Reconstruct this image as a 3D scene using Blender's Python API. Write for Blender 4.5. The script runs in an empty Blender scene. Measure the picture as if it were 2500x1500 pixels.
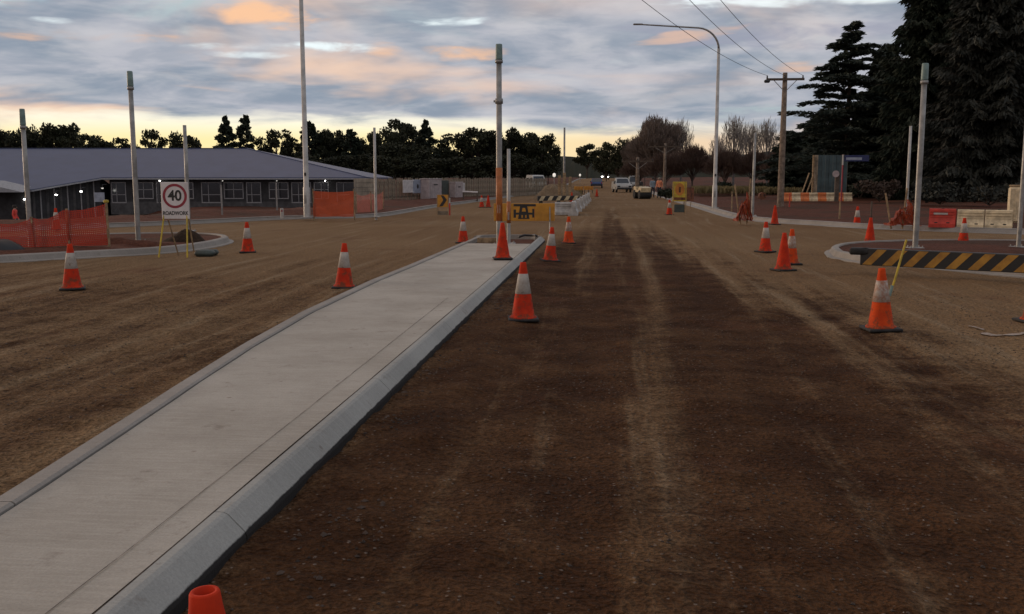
import bpy, bmesh, math, random
import numpy as np
from mathutils import Vector, Matrix, Euler
R = math.radians
random.seed(7); rng = np.random.default_rng(7)
sc = bpy.context.scene
C = sc.collection
# ------------------------------------------------------------------ camera
FPX = 2350.0; PITCH = math.atan(315 / FPX); EYE = 1.7
YAW = math.atan(236 / FPX * math.cos(PITCH))
cam = bpy.data.cameras.new('camera'); cam.sensor_width = 36; cam.lens = 36 * FPX / 2500
cam.clip_end = 6000; cam.clip_start = 0.05
cob = bpy.data.objects.new('camera', cam); C.objects.link(cob)
cob.location = (0, 0, EYE); cob.rotation_euler = (math.pi / 2 - PITCH, 0, YAW)
sc.camera = cob
# ------------------------------------------------------------------ exposure
sc.view_settings.view_transform = 'Standard'; sc.view_settings.look = 'None'
sc.view_settings.exposure = 0.0; sc.view_settings.gamma = 1.0
sc.view_settings.use_curve_mapping = False
sc.cycles.max_bounces = 5; sc.cycles.diffuse_bounces = 2; sc.cycles.glossy_bounces = 2; sc.cycles.transparent_max_bounces = 10
# ------------------------------------------------------------------ sky
SUN_AZ = R(-62); SUN_EL = R(6)
wd = bpy.data.worlds.new('World'); sc.world = wd; wd.use_nodes = True
NT = wd.node_tree; NT.nodes.clear()
def nn(nt, t, **k):
    n = nt.nodes.new(t)
    for a, v in k.items(): setattr(n, a, v)
    return n
def mth(nt, op, a, b=None, c=None, clamp=False):
    n = nt.nodes.new('ShaderNodeMath'); n.operation = op; n.use_clamp = clamp
    for i, v in enumerate((a, b, c)):
        if v is None: continue
        if isinstance(v, (int, float)): n.inputs[i].default_value = v
        else: nt.links.new(v, n.inputs[i])
    return n.outputs[0]
def mixc(nt, f, a, b, mode='MIX'):
    n = nt.nodes.new('ShaderNodeMix'); n.data_type = 'RGBA'; n.blend_type = mode
    for s, v in ((n.inputs[0], f), (n.inputs[6], a), (n.inputs[7], b)):
        if isinstance(v, (int, float)): s.default_value = v
        elif isinstance(v, tuple): s.default_value = (v[0], v[1], v[2], 1)
        else: nt.links.new(v, s)
    return n.outputs[2]
def smooth(nt, v, a, b):
    n = nt.nodes.new('ShaderNodeMapRange'); n.interpolation_type = 'SMOOTHSTEP'
    nt.links.new(v, n.inputs[0]); n.inputs[1].default_value = a; n.inputs[2].default_value = b
    return n.outputs[0]
def noise(nt, vec, scale, detail=4, rough=.55, dist=0):
    n = nt.nodes.new('ShaderNodeTexNoise'); n.inputs['Scale'].default_value = scale
    n.inputs['Detail'].default_value = detail; n.inputs['Roughness'].default_value = rough
    n.inputs['Distortion'].default_value = dist
    nt.links.new(vec, n.inputs['Vector']); return n
def comb(nt, x, y, z):
    n = nt.nodes.new('ShaderNodeCombineXYZ')
    for i, v in enumerate((x, y, z)):
        if isinstance(v, (int, float)): n.inputs[i].default_value = v
        else: nt.links.new(v, n.inputs[i])
    return n.outputs[0]
def build_sky():
    nt = NT
    tc = nn(nt, 'ShaderNodeTexCoord'); sp = nn(nt, 'ShaderNodeSeparateXYZ')
    nt.links.new(tc.outputs['Generated'], sp.inputs[0]); x, y, z = sp.outputs
    zc = mth(nt, 'ADD', mth(nt, 'MAXIMUM', z, 0.0), .15)
    u = mth(nt, 'DIVIDE', x, zc); v = mth(nt, 'DIVIDE', y, zc)
    uv = comb(nt, u, v, 0.0)
    n1 = noise(nt, uv, 1.25, 5, .55, .4).outputs['Fac']
    uv2 = comb(nt, mth(nt, 'ADD', u, 31.7), mth(nt, 'ADD', v, 12.3), 4.0)
    n2 = noise(nt, uv2, 1.05, 4, .55, .5).outputs['Fac']
    uv3 = comb(nt, mth(nt, 'ADD', u, 7.7), mth(nt, 'MULTIPLY', v, 1.15), 9.0)
    n3 = noise(nt, uv3, 1.9, 5, .54, .4).outputs['Fac']
    az = mth(nt, 'ARCTAN2', x, y)
    n4 = noise(nt, comb(nt, mth(nt, 'MULTIPLY', az, 13.0), mth(nt, 'MULTIPLY', z, 56.0), 2.0), 1.0, 4, .55, .4).outputs['Fac']
    sky = nn(nt, 'ShaderNodeTexSky'); sky.sky_type = 'NISHITA'; sky.sun_disc = False
    sky.sun_elevation = R(6); sky.sun_rotation = SUN_AZ; sky.altitude = 800
    sky.air_density = 1.2; sky.dust_density = 2.0
    clear = mixc(nt, 1.0, sky.outputs[0], (.055, .06, .066), 'MULTIPLY')
    # thin clear air seen in the breaks of the cloud deck
    clear = mixc(nt, .6, clear, (.62, .78, .86))
    # cloud body: slate blue to mauve grey
    cl = mixc(nt, smooth(nt, n3, .38, .64), (.275, .33, .41), (.50, .51, .565))
    cl = mixc(nt, mth(nt, 'MULTIPLY', smooth(nt, n2, .46, .70), .65), cl, (.66, .54, .51))
    cl = mixc(nt, mth(nt, 'MULTIPLY', smooth(nt, n4, .44, .70), .4), cl, (.68, .66, .67))
    cl = mixc(nt, mth(nt, 'MULTIPLY', smooth(nt, n4, .48, .30), .45), cl, (.27, .32, .40))
    # the sun's side of the deck is tinted by the low sun
    side = smooth(nt, az, .1, -.5)
    warm = mth(nt, 'MULTIPLY', smooth(nt, n2, .45, .70), mth(nt, 'ADD', mth(nt, 'MULTIPLY', side, .85), .10))
    cl = mixc(nt, warm, cl, (.98, .66, .46))
    gap = smooth(nt, n1, .575, .72)
    col = mixc(nt, gap, cl, clear)
    # individual clouds and breaks: (azimuth, elevation, half width, half height, colour, amount)
    def blob(c, a0, e0, wa, he, colour, amt, tilt=0.0):
        da = mth(nt, 'SUBTRACT', az, R(a0)); de = mth(nt, 'SUBTRACT', z, math.sin(R(e0)))
        de = mth(nt, 'SUBTRACT', de, mth(nt, 'MULTIPLY', da, tilt))
        da = mth(nt, 'DIVIDE', da, R(wa)); de = mth(nt, 'DIVIDE', de, R(he))
        d = mth(nt, 'ADD', mth(nt, 'MULTIPLY', da, da), mth(nt, 'MULTIPLY', de, de))
        d = mth(nt, 'ADD', d, mth(nt, 'MULTIPLY', mth(nt, 'SUBTRACT', n4, .5), 9.0))
        d = mth(nt, 'ADD', d, mth(nt, 'MULTIPLY', mth(nt, 'SUBTRACT', n1, .5), 5.0))
        m = mth(nt, 'MULTIPLY', smooth(nt, d, 1.5, -.9), amt)
        return mixc(nt, m, c, colour)
    P_ = (1.0, .6, .36); W_ = (.90, 1.0, 1.02); M_ = (.62, .44, .42); S_ = (.22, .265, .34)
    col = blob(col, 9.5, 7.9, 6.5, .7, (.36, .37, .46), .75)
    col = blob(col, -20.0, 9.15, 3.4, .62, P_, .95, -.12)
    col = blob(col, -26.0, 9.9, 5.5, .35, (1.0, .72, .5), .85)
    col = blob(col, -33.0, 9.2, 2.2, .5, (.62, .80, .86), .7)
    col = blob(col, -29.0, 7.5, 4.5, .35, P_, .5, .03)
    col = blob(col, -30.5, 8.1, 1.2, .16, W_, .8)
    col = blob(col, -17.5, 7.3, 4.4, .24, W_, 1.0, .02)
    col = blob(col, -20.0, 6.85, 2.0, .2, W_, .85)
    col = blob(col, -9.2, 8.9, 2.2, .24, W_, .95, .03)
    col = blob(col, -8.6, 7.25, 1.9, .45, P_, .75)
    col = blob(col, -13.0, 7.3, .9, .35, P_, .65)
    col = blob(col, 10.2, 9.85, 5.6, .42, (.90, .97, .98), 1.0)
    col = blob(col, 2.2, 9.75, 2.4, .3, W_, .8)
    col = blob(col, 10.3, 6.2, 1.6, .3, P_, .6)
    col = blob(col, 4.6, 8.0, 2.6, .28, P_, .5, .12)
    col = blob(col, 25.0, 9.6, 3.0, .6, P_, .5)
    # the deck ends short of the horizon: a bright evening band lies below its edge
    edge = mth(nt, 'ADD', z, mth(nt, 'MULTIPLY', mth(nt, 'SUBTRACT', n3, .5), -.035))
    edge = mth(nt, 'ADD', edge, mth(nt, 'MULTIPLY', mth(nt, 'SUBTRACT', n1, .5), -.03))
    edge = mth(nt, 'SUBTRACT', edge, mth(nt, 'MULTIPLY', smooth(nt, az, 0.05, -.35), .012))
    under = smooth(nt, edge, .058, .038)
    s2 = smooth(nt, az, .22, -.25)
    band = mixc(nt, s2, (.86, .64, .47), (1.08, .88, .44))
    band = mixc(nt, smooth(nt, z, .034, .06), band, (1.05, 1.0, .80))
    fade = smooth(nt, mth(nt, 'ABSOLUTE', mth(nt, 'ADD', az, .35)), 2.6, .6)
    band = mixc(nt, fade, (.36, .36, .42), band)
    col = mixc(nt, under, col, band)
    col = mixc(nt, smooth(nt, z, -.004, -.03), col, (.06, .045, .03))   # below the horizon lies the earth
    bg = nn(nt, 'ShaderNodeBackground'); nt.links.new(col, bg.inputs[0]); bg.inputs[1].default_value = 1.0
    out = nn(nt, 'ShaderNodeOutputWorld'); nt.links.new(bg.outputs[0], out.inputs[0])
build_sky()
# ------------------------------------------------------------------ sun (veiled by cloud, low on the left)
sl = bpy.data.lights.new('sun', 'SUN'); sl.energy = 1.25; sl.angle = R(14); sl.color = (1, .74, .52)
so = bpy.data.objects.new('sun', sl); C.objects.link(so)
sdir = Vector((math.sin(SUN_AZ) * math.cos(SUN_EL), math.cos(SUN_AZ) * math.cos(SUN_EL), math.sin(SUN_EL)))
so.rotation_euler = sdir.to_track_quat('Z', 'Y').to_euler(); so.location = (-30, 20, 20)

# ------------------------------------------------------------------ survey helpers
RM = Euler((math.pi / 2 - PITCH, 0, YAW)).to_matrix()
FW = Vector((-math.sin(YAW), math.cos(YAW), 0)); RT = Vector((math.cos(YAW), math.sin(YAW), 0))
def ray(px, py): return RM @ Vector(((px - 1250) / FPX, (750 - py) / FPX, -1))
def G(px, py, z=0.0):                      # point of the level z seen at a photo pixel
    d = ray(px, py); t = (z - EYE) / d.z; return Vector((d.x * t, d.y * t, z))
def W(px, py, Z):                          # point at forward distance Z seen at a photo pixel
    d = ray(px, py); t = Z / d.dot(FW); return Vector((0, 0, EYE)) + d * t
def P(px, Z, z=0.0):
    p = W(px, 435, Z); return Vector((p.x, p.y, z))
def zat(py, Z): return W(1250, py, Z).z
def sstep(a, b, x): t = min(1, max(0, (x - a) / (b - a))); return t * t * (3 - 2 * t)
# ------------------------------------------------------------------ materials
MATS = {}
def mat(name, col, rough=.6, var=.15, vscale=6, metal=0, bump=0, bscale=40, col2=None, spec=.5, emit=0, coord='Object'):
    if name in MATS: return MATS[name]
    m = bpy.data.materials.new(name); m.use_nodes = True; nt = m.node_tree
    b = nt.nodes['Principled BSDF']; b.inputs['Roughness'].default_value = rough
    b.inputs['Metallic'].default_value = metal; b.inputs['Specular IOR Level'].default_value = spec
    if emit:
        b.inputs['Base Color'].default_value = (*col, 1)
        b.inputs['Emission Color'].default_value = (*col, 1); b.inputs['Emission Strength'].default_value = emit
        MATS[name] = m; return m
    tc = nn(nt, 'ShaderNodeTexCoord'); vec = tc.outputs[coord]
    n = noise(nt, vec, vscale, 5, .6)
    c2 = col2 or tuple(max(0, c * (1 - 2 * var)) for c in col)
    c1 = col if col2 else tuple(min(1, c * (1 + var)) for c in col)
    nt.links.new(mixc(nt, smooth(nt, n.outputs['Fac'], .3, .7), c2, c1), b.inputs['Base Color'])
    if bump:
        n2 = noise(nt, vec, bscale, 5, .65); bp = nn(nt, 'ShaderNodeBump')
        bp.inputs['Strength'].default_value = bump; bp.inputs['Distance'].default_value = .02
        nt.links.new(n2.outputs['Fac'], bp.inputs['Height']); nt.links.new(bp.outputs[0], b.inputs['Normal'])
    MATS[name] = m; return m
def road_material():
    m = bpy.data.materials.new('gravel_road'); m.use_nodes = True; nt = m.node_tree
    b = nt.nodes['Principled BSDF']; b.inputs['Roughness'].default_value = .95; b.inputs['Specular IOR Level'].default_value = .08
    g = nn(nt, 'ShaderNodeNewGeometry'); sp = nn(nt, 'ShaderNodeSeparateXYZ'); nt.links.new(g.outputs['Position'], sp.inputs[0])
    x, y, z = sp.outputs
    wob = noise(nt, comb(nt, 0.0, mth(nt, 'MULTIPLY', y, .05), 0.0), 1.0, 2).outputs['Fac']
    xs = mth(nt, 'ADD', x, mth(nt, 'MULTIPLY', wob, 1.6))
    tr = noise(nt, comb(nt, mth(nt, 'MULTIPLY', xs, 1.1), mth(nt, 'MULTIPLY', y, .035), 0.0), 1.0, 3, .62).outputs['Fac']
    tr2 = noise(nt, comb(nt, mth(nt, 'MULTIPLY', xs, 3.4), mth(nt, 'MULTIPLY', y, .12), 3.0), 1.0, 3, .65).outputs['Fac']
    big = noise(nt, g.outputs['Position'], .11, 2, .6).outputs['Fac']
    mid = noise(nt, g.outputs['Position'], 1.1, 4, .65).outputs['Fac']
    fine = noise(nt, g.outputs['Position'], 26, 3, .75).outputs['Fac']
    clump = noise(nt, g.outputs['Position'], 6.5, 3, .7).outputs['Fac']
    # moisture plus painted vignette: the watered running lane right of the island is dark and damp, the rest is dry crushed rock
    xe = mth(nt, 'ADD', x, mth(nt, 'MULTIPLY', mth(nt, 'SUBTRACT', y, 8.0), .075))
    xe = mth(nt, 'ADD', xe, mth(nt, 'MULTIPLY', mth(nt, 'SUBTRACT', tr, .5), 2.6))
    xe = mth(nt, 'ADD', xe, mth(nt, 'MULTIPLY', mth(nt, 'SUBTRACT', mid, .5), 1.6))
    xl = mth(nt, 'SUBTRACT', mth(nt, 'ADD', x, mth(nt, 'MULTIPLY', mth(nt, 'SUBTRACT', tr2, .5), 1.6)), mth(nt, 'MULTIPLY', smooth(nt, y, 18.0, 36.0), 1.3))
    rip = noise(nt, comb(nt, mth(nt, 'MULTIPLY', x, 2.6), mth(nt, 'MULTIPLY', y, 9.0), 6.0), 1.0, 3, .6).outputs['Fac']
    lane = mth(nt, 'MULTIPLY', smooth(nt, xl, -2.6, -1.2), smooth(nt, xe, 4.6, 1.7))
    damp_vignette = mth(nt, 'MULTIPLY', lane, smooth(nt, y, 84.0, 1.0))  # darker towards the camera: lens vignette painted in with the damp
    # drier ridges between the wheel tracks
    for c0, k_, hw, am in ((.05, .042, .36, .40), (-.95, .03, .22, .26), (1.15, .055, .26, .26), (1.95, .045, .20, .26), (-.45, .012, .13, .18)):
        rc = mth(nt, 'SUBTRACT', mth(nt, 'SUBTRACT', x, c0), mth(nt, 'MULTIPLY', mth(nt, 'MINIMUM', y, 16.0), k_))
        rc = mth(nt, 'ADD', rc, mth(nt, 'MULTIPLY', mth(nt, 'SUBTRACT', tr2, .5), .3))
        damp_vignette = mth(nt, 'SUBTRACT', damp_vignette, mth(nt, 'MULTIPLY', smooth(nt, mth(nt, 'ABSOLUTE', rc), hw, .02), am))
    lft = mth(nt, 'MULTIPLY', smooth(nt, x, -3.0, -3.8), smooth(nt, mth(nt, 'ADD', mth(nt, 'ADD', y, mth(nt, 'MULTIPLY', x, .25)), mth(nt, 'MULTIPLY', big, 14.0)), 30.0, 13.0))
    damp_vignette = mth(nt, 'MAXIMUM', damp_vignette, mth(nt, 'MULTIPLY', lft, .50))
    damp_vignette = mth(nt, 'ADD', damp_vignette, mth(nt, 'MULTIPLY', mth(nt, 'SUBTRACT', tr, .5), -.55))
    damp_vignette = mth(nt, 'ADD', damp_vignette, mth(nt, 'MULTIPLY', mth(nt, 'SUBTRACT', mid, .5), -.5))
    damp_vignette = mth(nt, 'ADD', damp_vignette, mth(nt, 'MULTIPLY', mth(nt, 'SUBTRACT', tr2, .5), -1.15))
    damp_vignette = mth(nt, 'ADD', damp_vignette, mth(nt, 'MULTIPLY', mth(nt, 'SUBTRACT', clump, .5), -.5))
    damp_vignette = mth(nt, 'ADD', damp_vignette, mth(nt, 'MULTIPLY', mth(nt, 'SUBTRACT', rip, .5), -.35), clamp=True)
    dry = mixc(nt, smooth(nt, big, .35, .65), (.215, .130, .066), (.255, .165, .088))
    dry = mixc(nt, smooth(nt, tr2, .52, .74), dry, (.285, .205, .125))
    damp = mixc(nt, smooth(nt, mid, .35, .65), (.050, .0215, .0092), (.094, .0455, .0205))
    red = mth(nt, 'MULTIPLY', smooth(nt, noise(nt, g.outputs['Position'], .5, 4, .6).outputs['Fac'], .55, .72), .55)
    col = mixc(nt, smooth(nt, damp_vignette, .05, .9), dry, damp)
    col = mixc(nt, mth(nt, 'MULTIPLY', red, .7), col, (.125, .05, .027))
    col = mixc(nt, 1.0, col, mixc(nt, smooth(nt, fine, .25, .75), (.55, .55, .55), (1.4, 1.4, 1.4)), 'MULTIPLY')
    vo = nn(nt, 'ShaderNodeTexVoronoi'); vo.inputs['Scale'].default_value = 38; nt.links.new(g.outputs['Position'], vo.inputs['Vector'])
    vs = nn(nt, 'ShaderNodeSeparateColor'); nt.links.new(vo.outputs['Color'], vs.inputs[0])
    pale = mth(nt, 'MULTIPLY', mth(nt, 'GREATER_THAN', vs.outputs[0], .93), smooth(nt, vo.outputs['Distance'], .42, .2))
    col = mixc(nt, mth(nt, 'MULTIPLY', pale, .5), col, (.28, .23, .19))
    nt.links.new(col, b.inputs['Base Color'])
    h = mth(nt, 'ADD', mth(nt, 'MULTIPLY', fine, .6), mth(nt, 'MULTIPLY', mth(nt, 'SUBTRACT', 1.0, vo.outputs['Distance']), .5))
    h = mth(nt, 'ADD', h, mth(nt, 'MULTIPLY', rip, .5))
    h = mth(nt, 'ADD', h, mth(nt, 'ADD', mth(nt, 'MULTIPLY', mid, 1.5), mth(nt, 'MULTIPLY', clump, 1.6)))
    bp = nn(nt, 'ShaderNodeBump'); bp.inputs['Strength'].default_value = 1.0; bp.inputs['Distance'].default_value = .05
    nt.links.new(h, bp.inputs['Height']); nt.links.new(bp.outputs[0], b.inputs['Normal'])
    MATS['road'] = m; return m
def soil_material(name, a, b_, c_=None):
    m = bpy.data.materials.new(name); m.use_nodes = True; nt = m.node_tree
    b = nt.nodes['Principled BSDF']; b.inputs['Roughness'].default_value = .95; b.inputs['Specular IOR Level'].default_value = .15
    g = nn(nt, 'ShaderNodeNewGeometry'); pos = g.outputs['Position']
    n1 = noise(nt, pos, .22, 5, .6).outputs['Fac']; n2 = noise(nt, pos, 2.2, 6, .7).outputs['Fac']; n3 = noise(nt, pos, 14, 5, .7).outputs['Fac']
    col = mixc(nt, smooth(nt, n2, .3, .7), a, b_)
    if c_: col = mixc(nt, smooth(nt, n1, .47, .6), col, c_)
    col = mixc(nt, 1.0, col, mixc(nt, smooth(nt, n3, .25, .75), (.6, .6, .6), (1.35, 1.35, 1.35)), 'MULTIPLY')
    nt.links.new(col, b.inputs['Base Color'])
    bp = nn(nt, 'ShaderNodeBump'); bp.inputs['Strength'].default_value = .9; bp.inputs['Distance'].default_value = .05
    nt.links.new(mth(nt, 'ADD', n3, mth(nt, 'MULTIPLY', n2, 2.0)), bp.inputs['Height']); nt.links.new(bp.outputs[0], b.inputs['Normal'])
    MATS[name] = m; return m
def concrete_material(name, a, b_, foot_shade=False):
    m = bpy.data.materials.new(name); m.use_nodes = True; nt = m.node_tree
    b = nt.nodes['Principled BSDF']; b.inputs['Roughness'].default_value = .8; b.inputs['Specular IOR Level'].default_value = .3
    g = nn(nt, 'ShaderNodeNewGeometry'); pos = g.outputs['Position']
    sp = nn(nt, 'ShaderNodeSeparateXYZ'); nt.links.new(pos, sp.inputs[0])
    n1 = noise(nt, pos, .9, 6, .65).outputs['Fac']
    n2 = noise(nt, comb(nt, mth(nt, 'MULTIPLY', sp.outputs[0], 3.0), mth(nt, 'MULTIPLY', sp.outputs[1], 40.0), 0.0), 1.0, 4, .6).outputs['Fac']
    n3 = noise(nt, pos, 90, 4, .7).outputs['Fac']; n4 = noise(nt, pos, 5.5, 6, .7).outputs['Fac']
    col = mixc(nt, smooth(nt, n1, .3, .7), a, b_)
    col = mixc(nt, mth(nt, 'MULTIPLY', smooth(nt, n2, .42, .68), .26), col, tuple(c * 1.25 for c in b_))
    col = mixc(nt, mth(nt, 'MULTIPLY', smooth(nt, n4, .56, .76), .6), col, (.17, .135, .105))
    vo = nn(nt, 'ShaderNodeTexVoronoi'); vo.inputs['Scale'].default_value = 3.1; nt.links.new(pos, vo.inputs['Vector'])
    col = mixc(nt, mth(nt, 'MULTIPLY', smooth(nt, vo.outputs['Distance'], .075, .03), .5), col, (.12, .08, .06))
    col = mixc(nt, 1.0, col, mixc(nt, smooth(nt, n3, .2, .8), (.86, .86, .86), (1.12, 1.12, 1.12)), 'MULTIPLY')
    if foot_shade:   # shadow along the foot of the kerb, painted as dark colour
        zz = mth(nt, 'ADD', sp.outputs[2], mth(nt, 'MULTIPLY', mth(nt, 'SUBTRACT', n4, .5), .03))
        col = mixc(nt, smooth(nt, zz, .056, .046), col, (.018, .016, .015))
    nt.links.new(col, b.inputs['Base Color'])
    bp = nn(nt, 'ShaderNodeBump'); bp.inputs['Strength'].default_value = .35; bp.inputs['Distance'].default_value = .008
    nt.links.new(mth(nt, 'ADD', n3, mth(nt, 'MULTIPLY', n2, 1.2)), bp.inputs['Height']); nt.links.new(bp.outputs[0], b.inputs['Normal'])
    MATS[name] = m; return m
def mesh_net_material(name, col, hole=.42):
    m = bpy.data.materials.new(name); m.use_nodes = True; nt = m.node_tree
    b = nt.nodes['Principled BSDF']; b.inputs['Roughness'].default_value = .55
    tc = nn(nt, 'ShaderNodeTexCoord'); sp = nn(nt, 'ShaderNodeSeparateXYZ'); nt.links.new(tc.outputs['UV'], sp.inputs[0])
    n = noise(nt, tc.outputs['UV'], 2.5, 5, .6).outputs['Fac']
    nt.links.new(mixc(nt, smooth(nt, n, .3, .7), tuple(c * .62 for c in col), col), b.inputs['Base Color'])
    fu = mth(nt, 'FRACT', mth(nt, 'MULTIPLY', sp.outputs[0], 25.0)); fv = mth(nt, 'FRACT', mth(nt, 'MULTIPLY', sp.outputs[1], 22.0))
    hu = mth(nt, 'GREATER_THAN', fu, 1 - math.sqrt(hole)); hv = mth(nt, 'GREATER_THAN', fv, 1 - math.sqrt(hole))
    msk = mth(nt, 'MULTIPLY', hu, hv)
    tr = nn(nt, 'ShaderNodeBsdfTransparent'); tl = nn(nt, 'ShaderNodeBsdfTranslucent'); tl.inputs[0].default_value = (*col, 1)
    ms0 = nn(nt, 'ShaderNodeMixShader'); ms0.inputs[0].default_value = .35
    nt.links.new(b.outputs[0], ms0.inputs[1]); nt.links.new(tl.outputs[0], ms0.inputs[2])
    ms = nn(nt, 'ShaderNodeMixShader'); nt.links.new(msk, ms.inputs[0]); nt.links.new(ms0.outputs[0], ms.inputs[1]); nt.links.new(tr.outputs[0], ms.inputs[2])
    nt.links.new(ms.outputs[0], nt.nodes['Material Output'].inputs[0]); MATS[name] = m; return m
def leaf_material(name, a, b_):
    m = bpy.data.materials.new(name); m.use_nodes = True; nt = m.node_tree
    b = nt.nodes['Principled BSDF']; b.inputs['Roughness'].default_value = .7; b.inputs['Specular IOR Level'].default_value = .2
    tc = nn(nt, 'ShaderNodeTexCoord'); oi = nn(nt, 'ShaderNodeObjectInfo')
    n = noise(nt, tc.outputs['Object'], .9, 4, .6).outputs['Fac']
    col = mixc(nt, smooth(nt, n, .35, .65), a, b_)
    col = mixc(nt, mth(nt, 'MULTIPLY', oi.outputs['Random'], .5), col, tuple(c * .6 for c in a))
    nt.links.new(col, b.inputs['Base Color']); MATS[name] = m; return m
road_material()
soil_material('red_soil', (.085, .030, .018), (.12, .048, .03), (.07, .036, .023))
soil_material('verge_soil', (.10, .047, .032), (.15, .082, .055), (.17, .12, .075))
soil_material('far_ground', (.06, .055, .03), (.10, .085, .045), (.05, .05, .03))
soil_material('tan_soil', (.15, .105, .065), (.22, .165, .105))
concrete_material('slab_concrete', (.300, .270, .225), (.415, .382, .328))
concrete_material('kerb_concrete', (.225, .205, .18), (.30, .275, .245))
concrete_material('kerb_shaded_foot', (.27, .268, .248), (.34, .338, .312), True)
mesh_net_material('orange_net', (.36, .042, .024), .24)
mesh_net_material('bright_net', (.48, .082, .026), .15)
mesh_net_material('pale_net', (.55, .16, .12), .5)
mat('cone_red', (.60, .042, .012), .75, .2, 7, col2=(.40, .026, .010), spec=.12)
mat('cone_orange', (.66, .075, .012), .75, .2, 7, col2=(.46, .045, .010), spec=.12)
mat('cone_band', (.46, .42, .37), .6, .2, 9, col2=(.30, .26, .22), spec=.2)
mat('cone_band_worn', (.42, .37, .32), .55, .3, 22, col2=(.30, .13, .07))
mat('black_rubber', (.018, .017, .016), .8, .3, 10)
mat('galv', (.30, .293, .275), .45, .18, 4, metal=.35, spec=.4)
mat('galv_light', (.44, .425, .395), .42, .12, 3, metal=.15)
mat('cap_green', (.17, .25, .23), .5, .15)
mat('sleeve_orange', (.40, .12, .025), .5, .15, 8)
mat('sign_white', (.66, .62, .60), .45, .08, 3)
mat('sign_red', (.28, .025, .04), .45, .1)
mat('sign_black', (.02, .018, .016), .5, .1)
mat('sign_yellow', (.52, .235, .018), .45, .12, 3)
mat('sign_orange', (.46, .17, .02), .45, .12, 3)
mat('stripe_yellow', (.46, .235, .03), .6, .25, 5, col2=(.28, .13, .02))
mat('sign_lime', (.52, .37, .03), .5, .2)
mat('sign_blue', (.012, .018, .09), .4, .1)
mat('timber', (.32, .22, .12), .8, .25, 7, bump=.3)
mat('timber_dark', (.10, .075, .055), .85, .25, 6, bump=.3)
mat('timber_pole', (.20, .15, .11), .85, .25, 5, bump=.3)
mat('paling', (.27, .215, .15), .85, .3, 3, bump=.3)
mat('paling_board', (.36, .29, .21), .8, .2, 1.5)
mat('roof_metal', (.053, .069, .132), .45, .06, .5, spec=.4)
mat('gutter', (.30, .31, .33), .5, .1)
mat('wall_dark', (.035, .035, .038), .8, .2, 2)
mat('wall_grey', (.075, .075, .078), .8, .2, 2)
mat('soffit', (.02, .02, .022), .8, .2)
mat('window_frame', (.29, .29, .30), .5, .1)
mat('glass', (.03, .032, .036), .12, .1, spec=.6)
mat('lamp_lit', (1.0, .97, .9), emit=14)
mat('headlight', (1.0, .93, .86), emit=30)
mat('lamp_dim', (1.0, .95, .85), emit=.55)
mat('paint_white', (.42, .42, .40), .35, .1, 3)
mat('paint_cream', (.62, .50, .30), .45, .15, 4)
mat('paint_blue', (.03, .06, .16), .3, .1)
mat('plastic_white', (.42, .40, .37), .5, .15, 4)
mat('plastic_cream', (.66, .53, .33), .5, .2, 4)
mat('plastic_red', (.48, .04, .022), .65, .15, 5)
mat('plastic_orange', (.66, .18, .04), .45, .15, 5)
mat('panel_white', (.62, .58, .56), .5, .12, 4)
mat('panel_pink', (.42, .35, .34), .5, .12, 4)
mat('panel_blue', (.30, .33, .40), .5, .12, 4)
mat('panel_green', (.045, .06, .052), .6, .2, 4)
mat('teal_sheet', (.045, .075, .08), .5, .2, 2)
mat('bark', (.07, .05, .038), .9, .3, 3, bump=.5, bscale=20)
mat('bark_grey', (.11, .095, .085), .9, .25, 3)
mat('twig_brown', (.085, .058, .047), .9, .3, .8)
mat('twig_grey', (.15, .14, .135), .9, .25, .8)
mat('skin', (.42, .25, .18), .6, .1)
mat('hivis_red', (.75, .06, .04), .7, .15)
mat('hivis_orange', (.72, .25, .12), .7, .15)
mat('shirt_blue', (.22, .28, .33), .8, .15)
mat('trousers', (.03, .035, .05), .85, .2)
mat('hair', (.02, .015, .012), .8, .2)
mat('hat', (.25, .22, .18), .8, .2)
mat('wire', (.02, .02, .022), .6, .1)
mat('rust', (.16, .06, .03), .85, .35, 6)
mat('stone', (.19, .155, .125), .85, .4, 3)
mat('black_plastic', (.008, .008, .009), .35, .2)
mat('chalk', (.36, .31, .27), .9, .4, 14, col2=(.22, .15, .10))
def muddy(name):
    nt = MATS[name].node_tree; b = nt.nodes['Principled BSDF']; src = b.inputs['Base Color'].links[0].from_socket
    tc = nn(nt, 'ShaderNodeTexCoord'); sp = nn(nt, 'ShaderNodeSeparateXYZ'); nt.links.new(tc.outputs['Object'], sp.inputs[0]); oi = nn(nt, 'ShaderNodeObjectInfo')
    vv = nn(nt, 'ShaderNodeVectorMath'); vv.operation = 'ADD'; nt.links.new(tc.outputs['Object'], vv.inputs[0]); nt.links.new(comb(nt, mth(nt, 'MULTIPLY', oi.outputs['Random'], 40.0), 0.0, 0.0), vv.inputs[1])
    n = noise(nt, vv.outputs[0], 11, 5, .7).outputs['Fac']; lvl = mth(nt, 'SUBTRACT', n, mth(nt, 'MULTIPLY', sp.outputs[2], .42))
    c = mixc(nt, mth(nt, 'MULTIPLY', smooth(nt, lvl, .40, .56), .75), src, (.10, .055, .03))
    scuff = noise(nt, vv.outputs[0], 34, 3, .7).outputs['Fac']; c = mixc(nt, mth(nt, 'MULTIPLY', smooth(nt, scuff, .62, .72), .4), c, (.06, .03, .02))
    nt.links.new(c, b.inputs['Base Color'])
for n_ in ('cone_red', 'cone_orange', 'cone_band', 'cone_band_worn'): muddy(n_)
leaf_material('leaf_euc', (.022, .026, .014), (.040, .042, .020))
leaf_material('leaf_con', (.018, .027, .018), (.040, .048, .030))
leaf_material('leaf_cedar', (.032, .045, .037), (.066, .082, .064))
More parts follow.
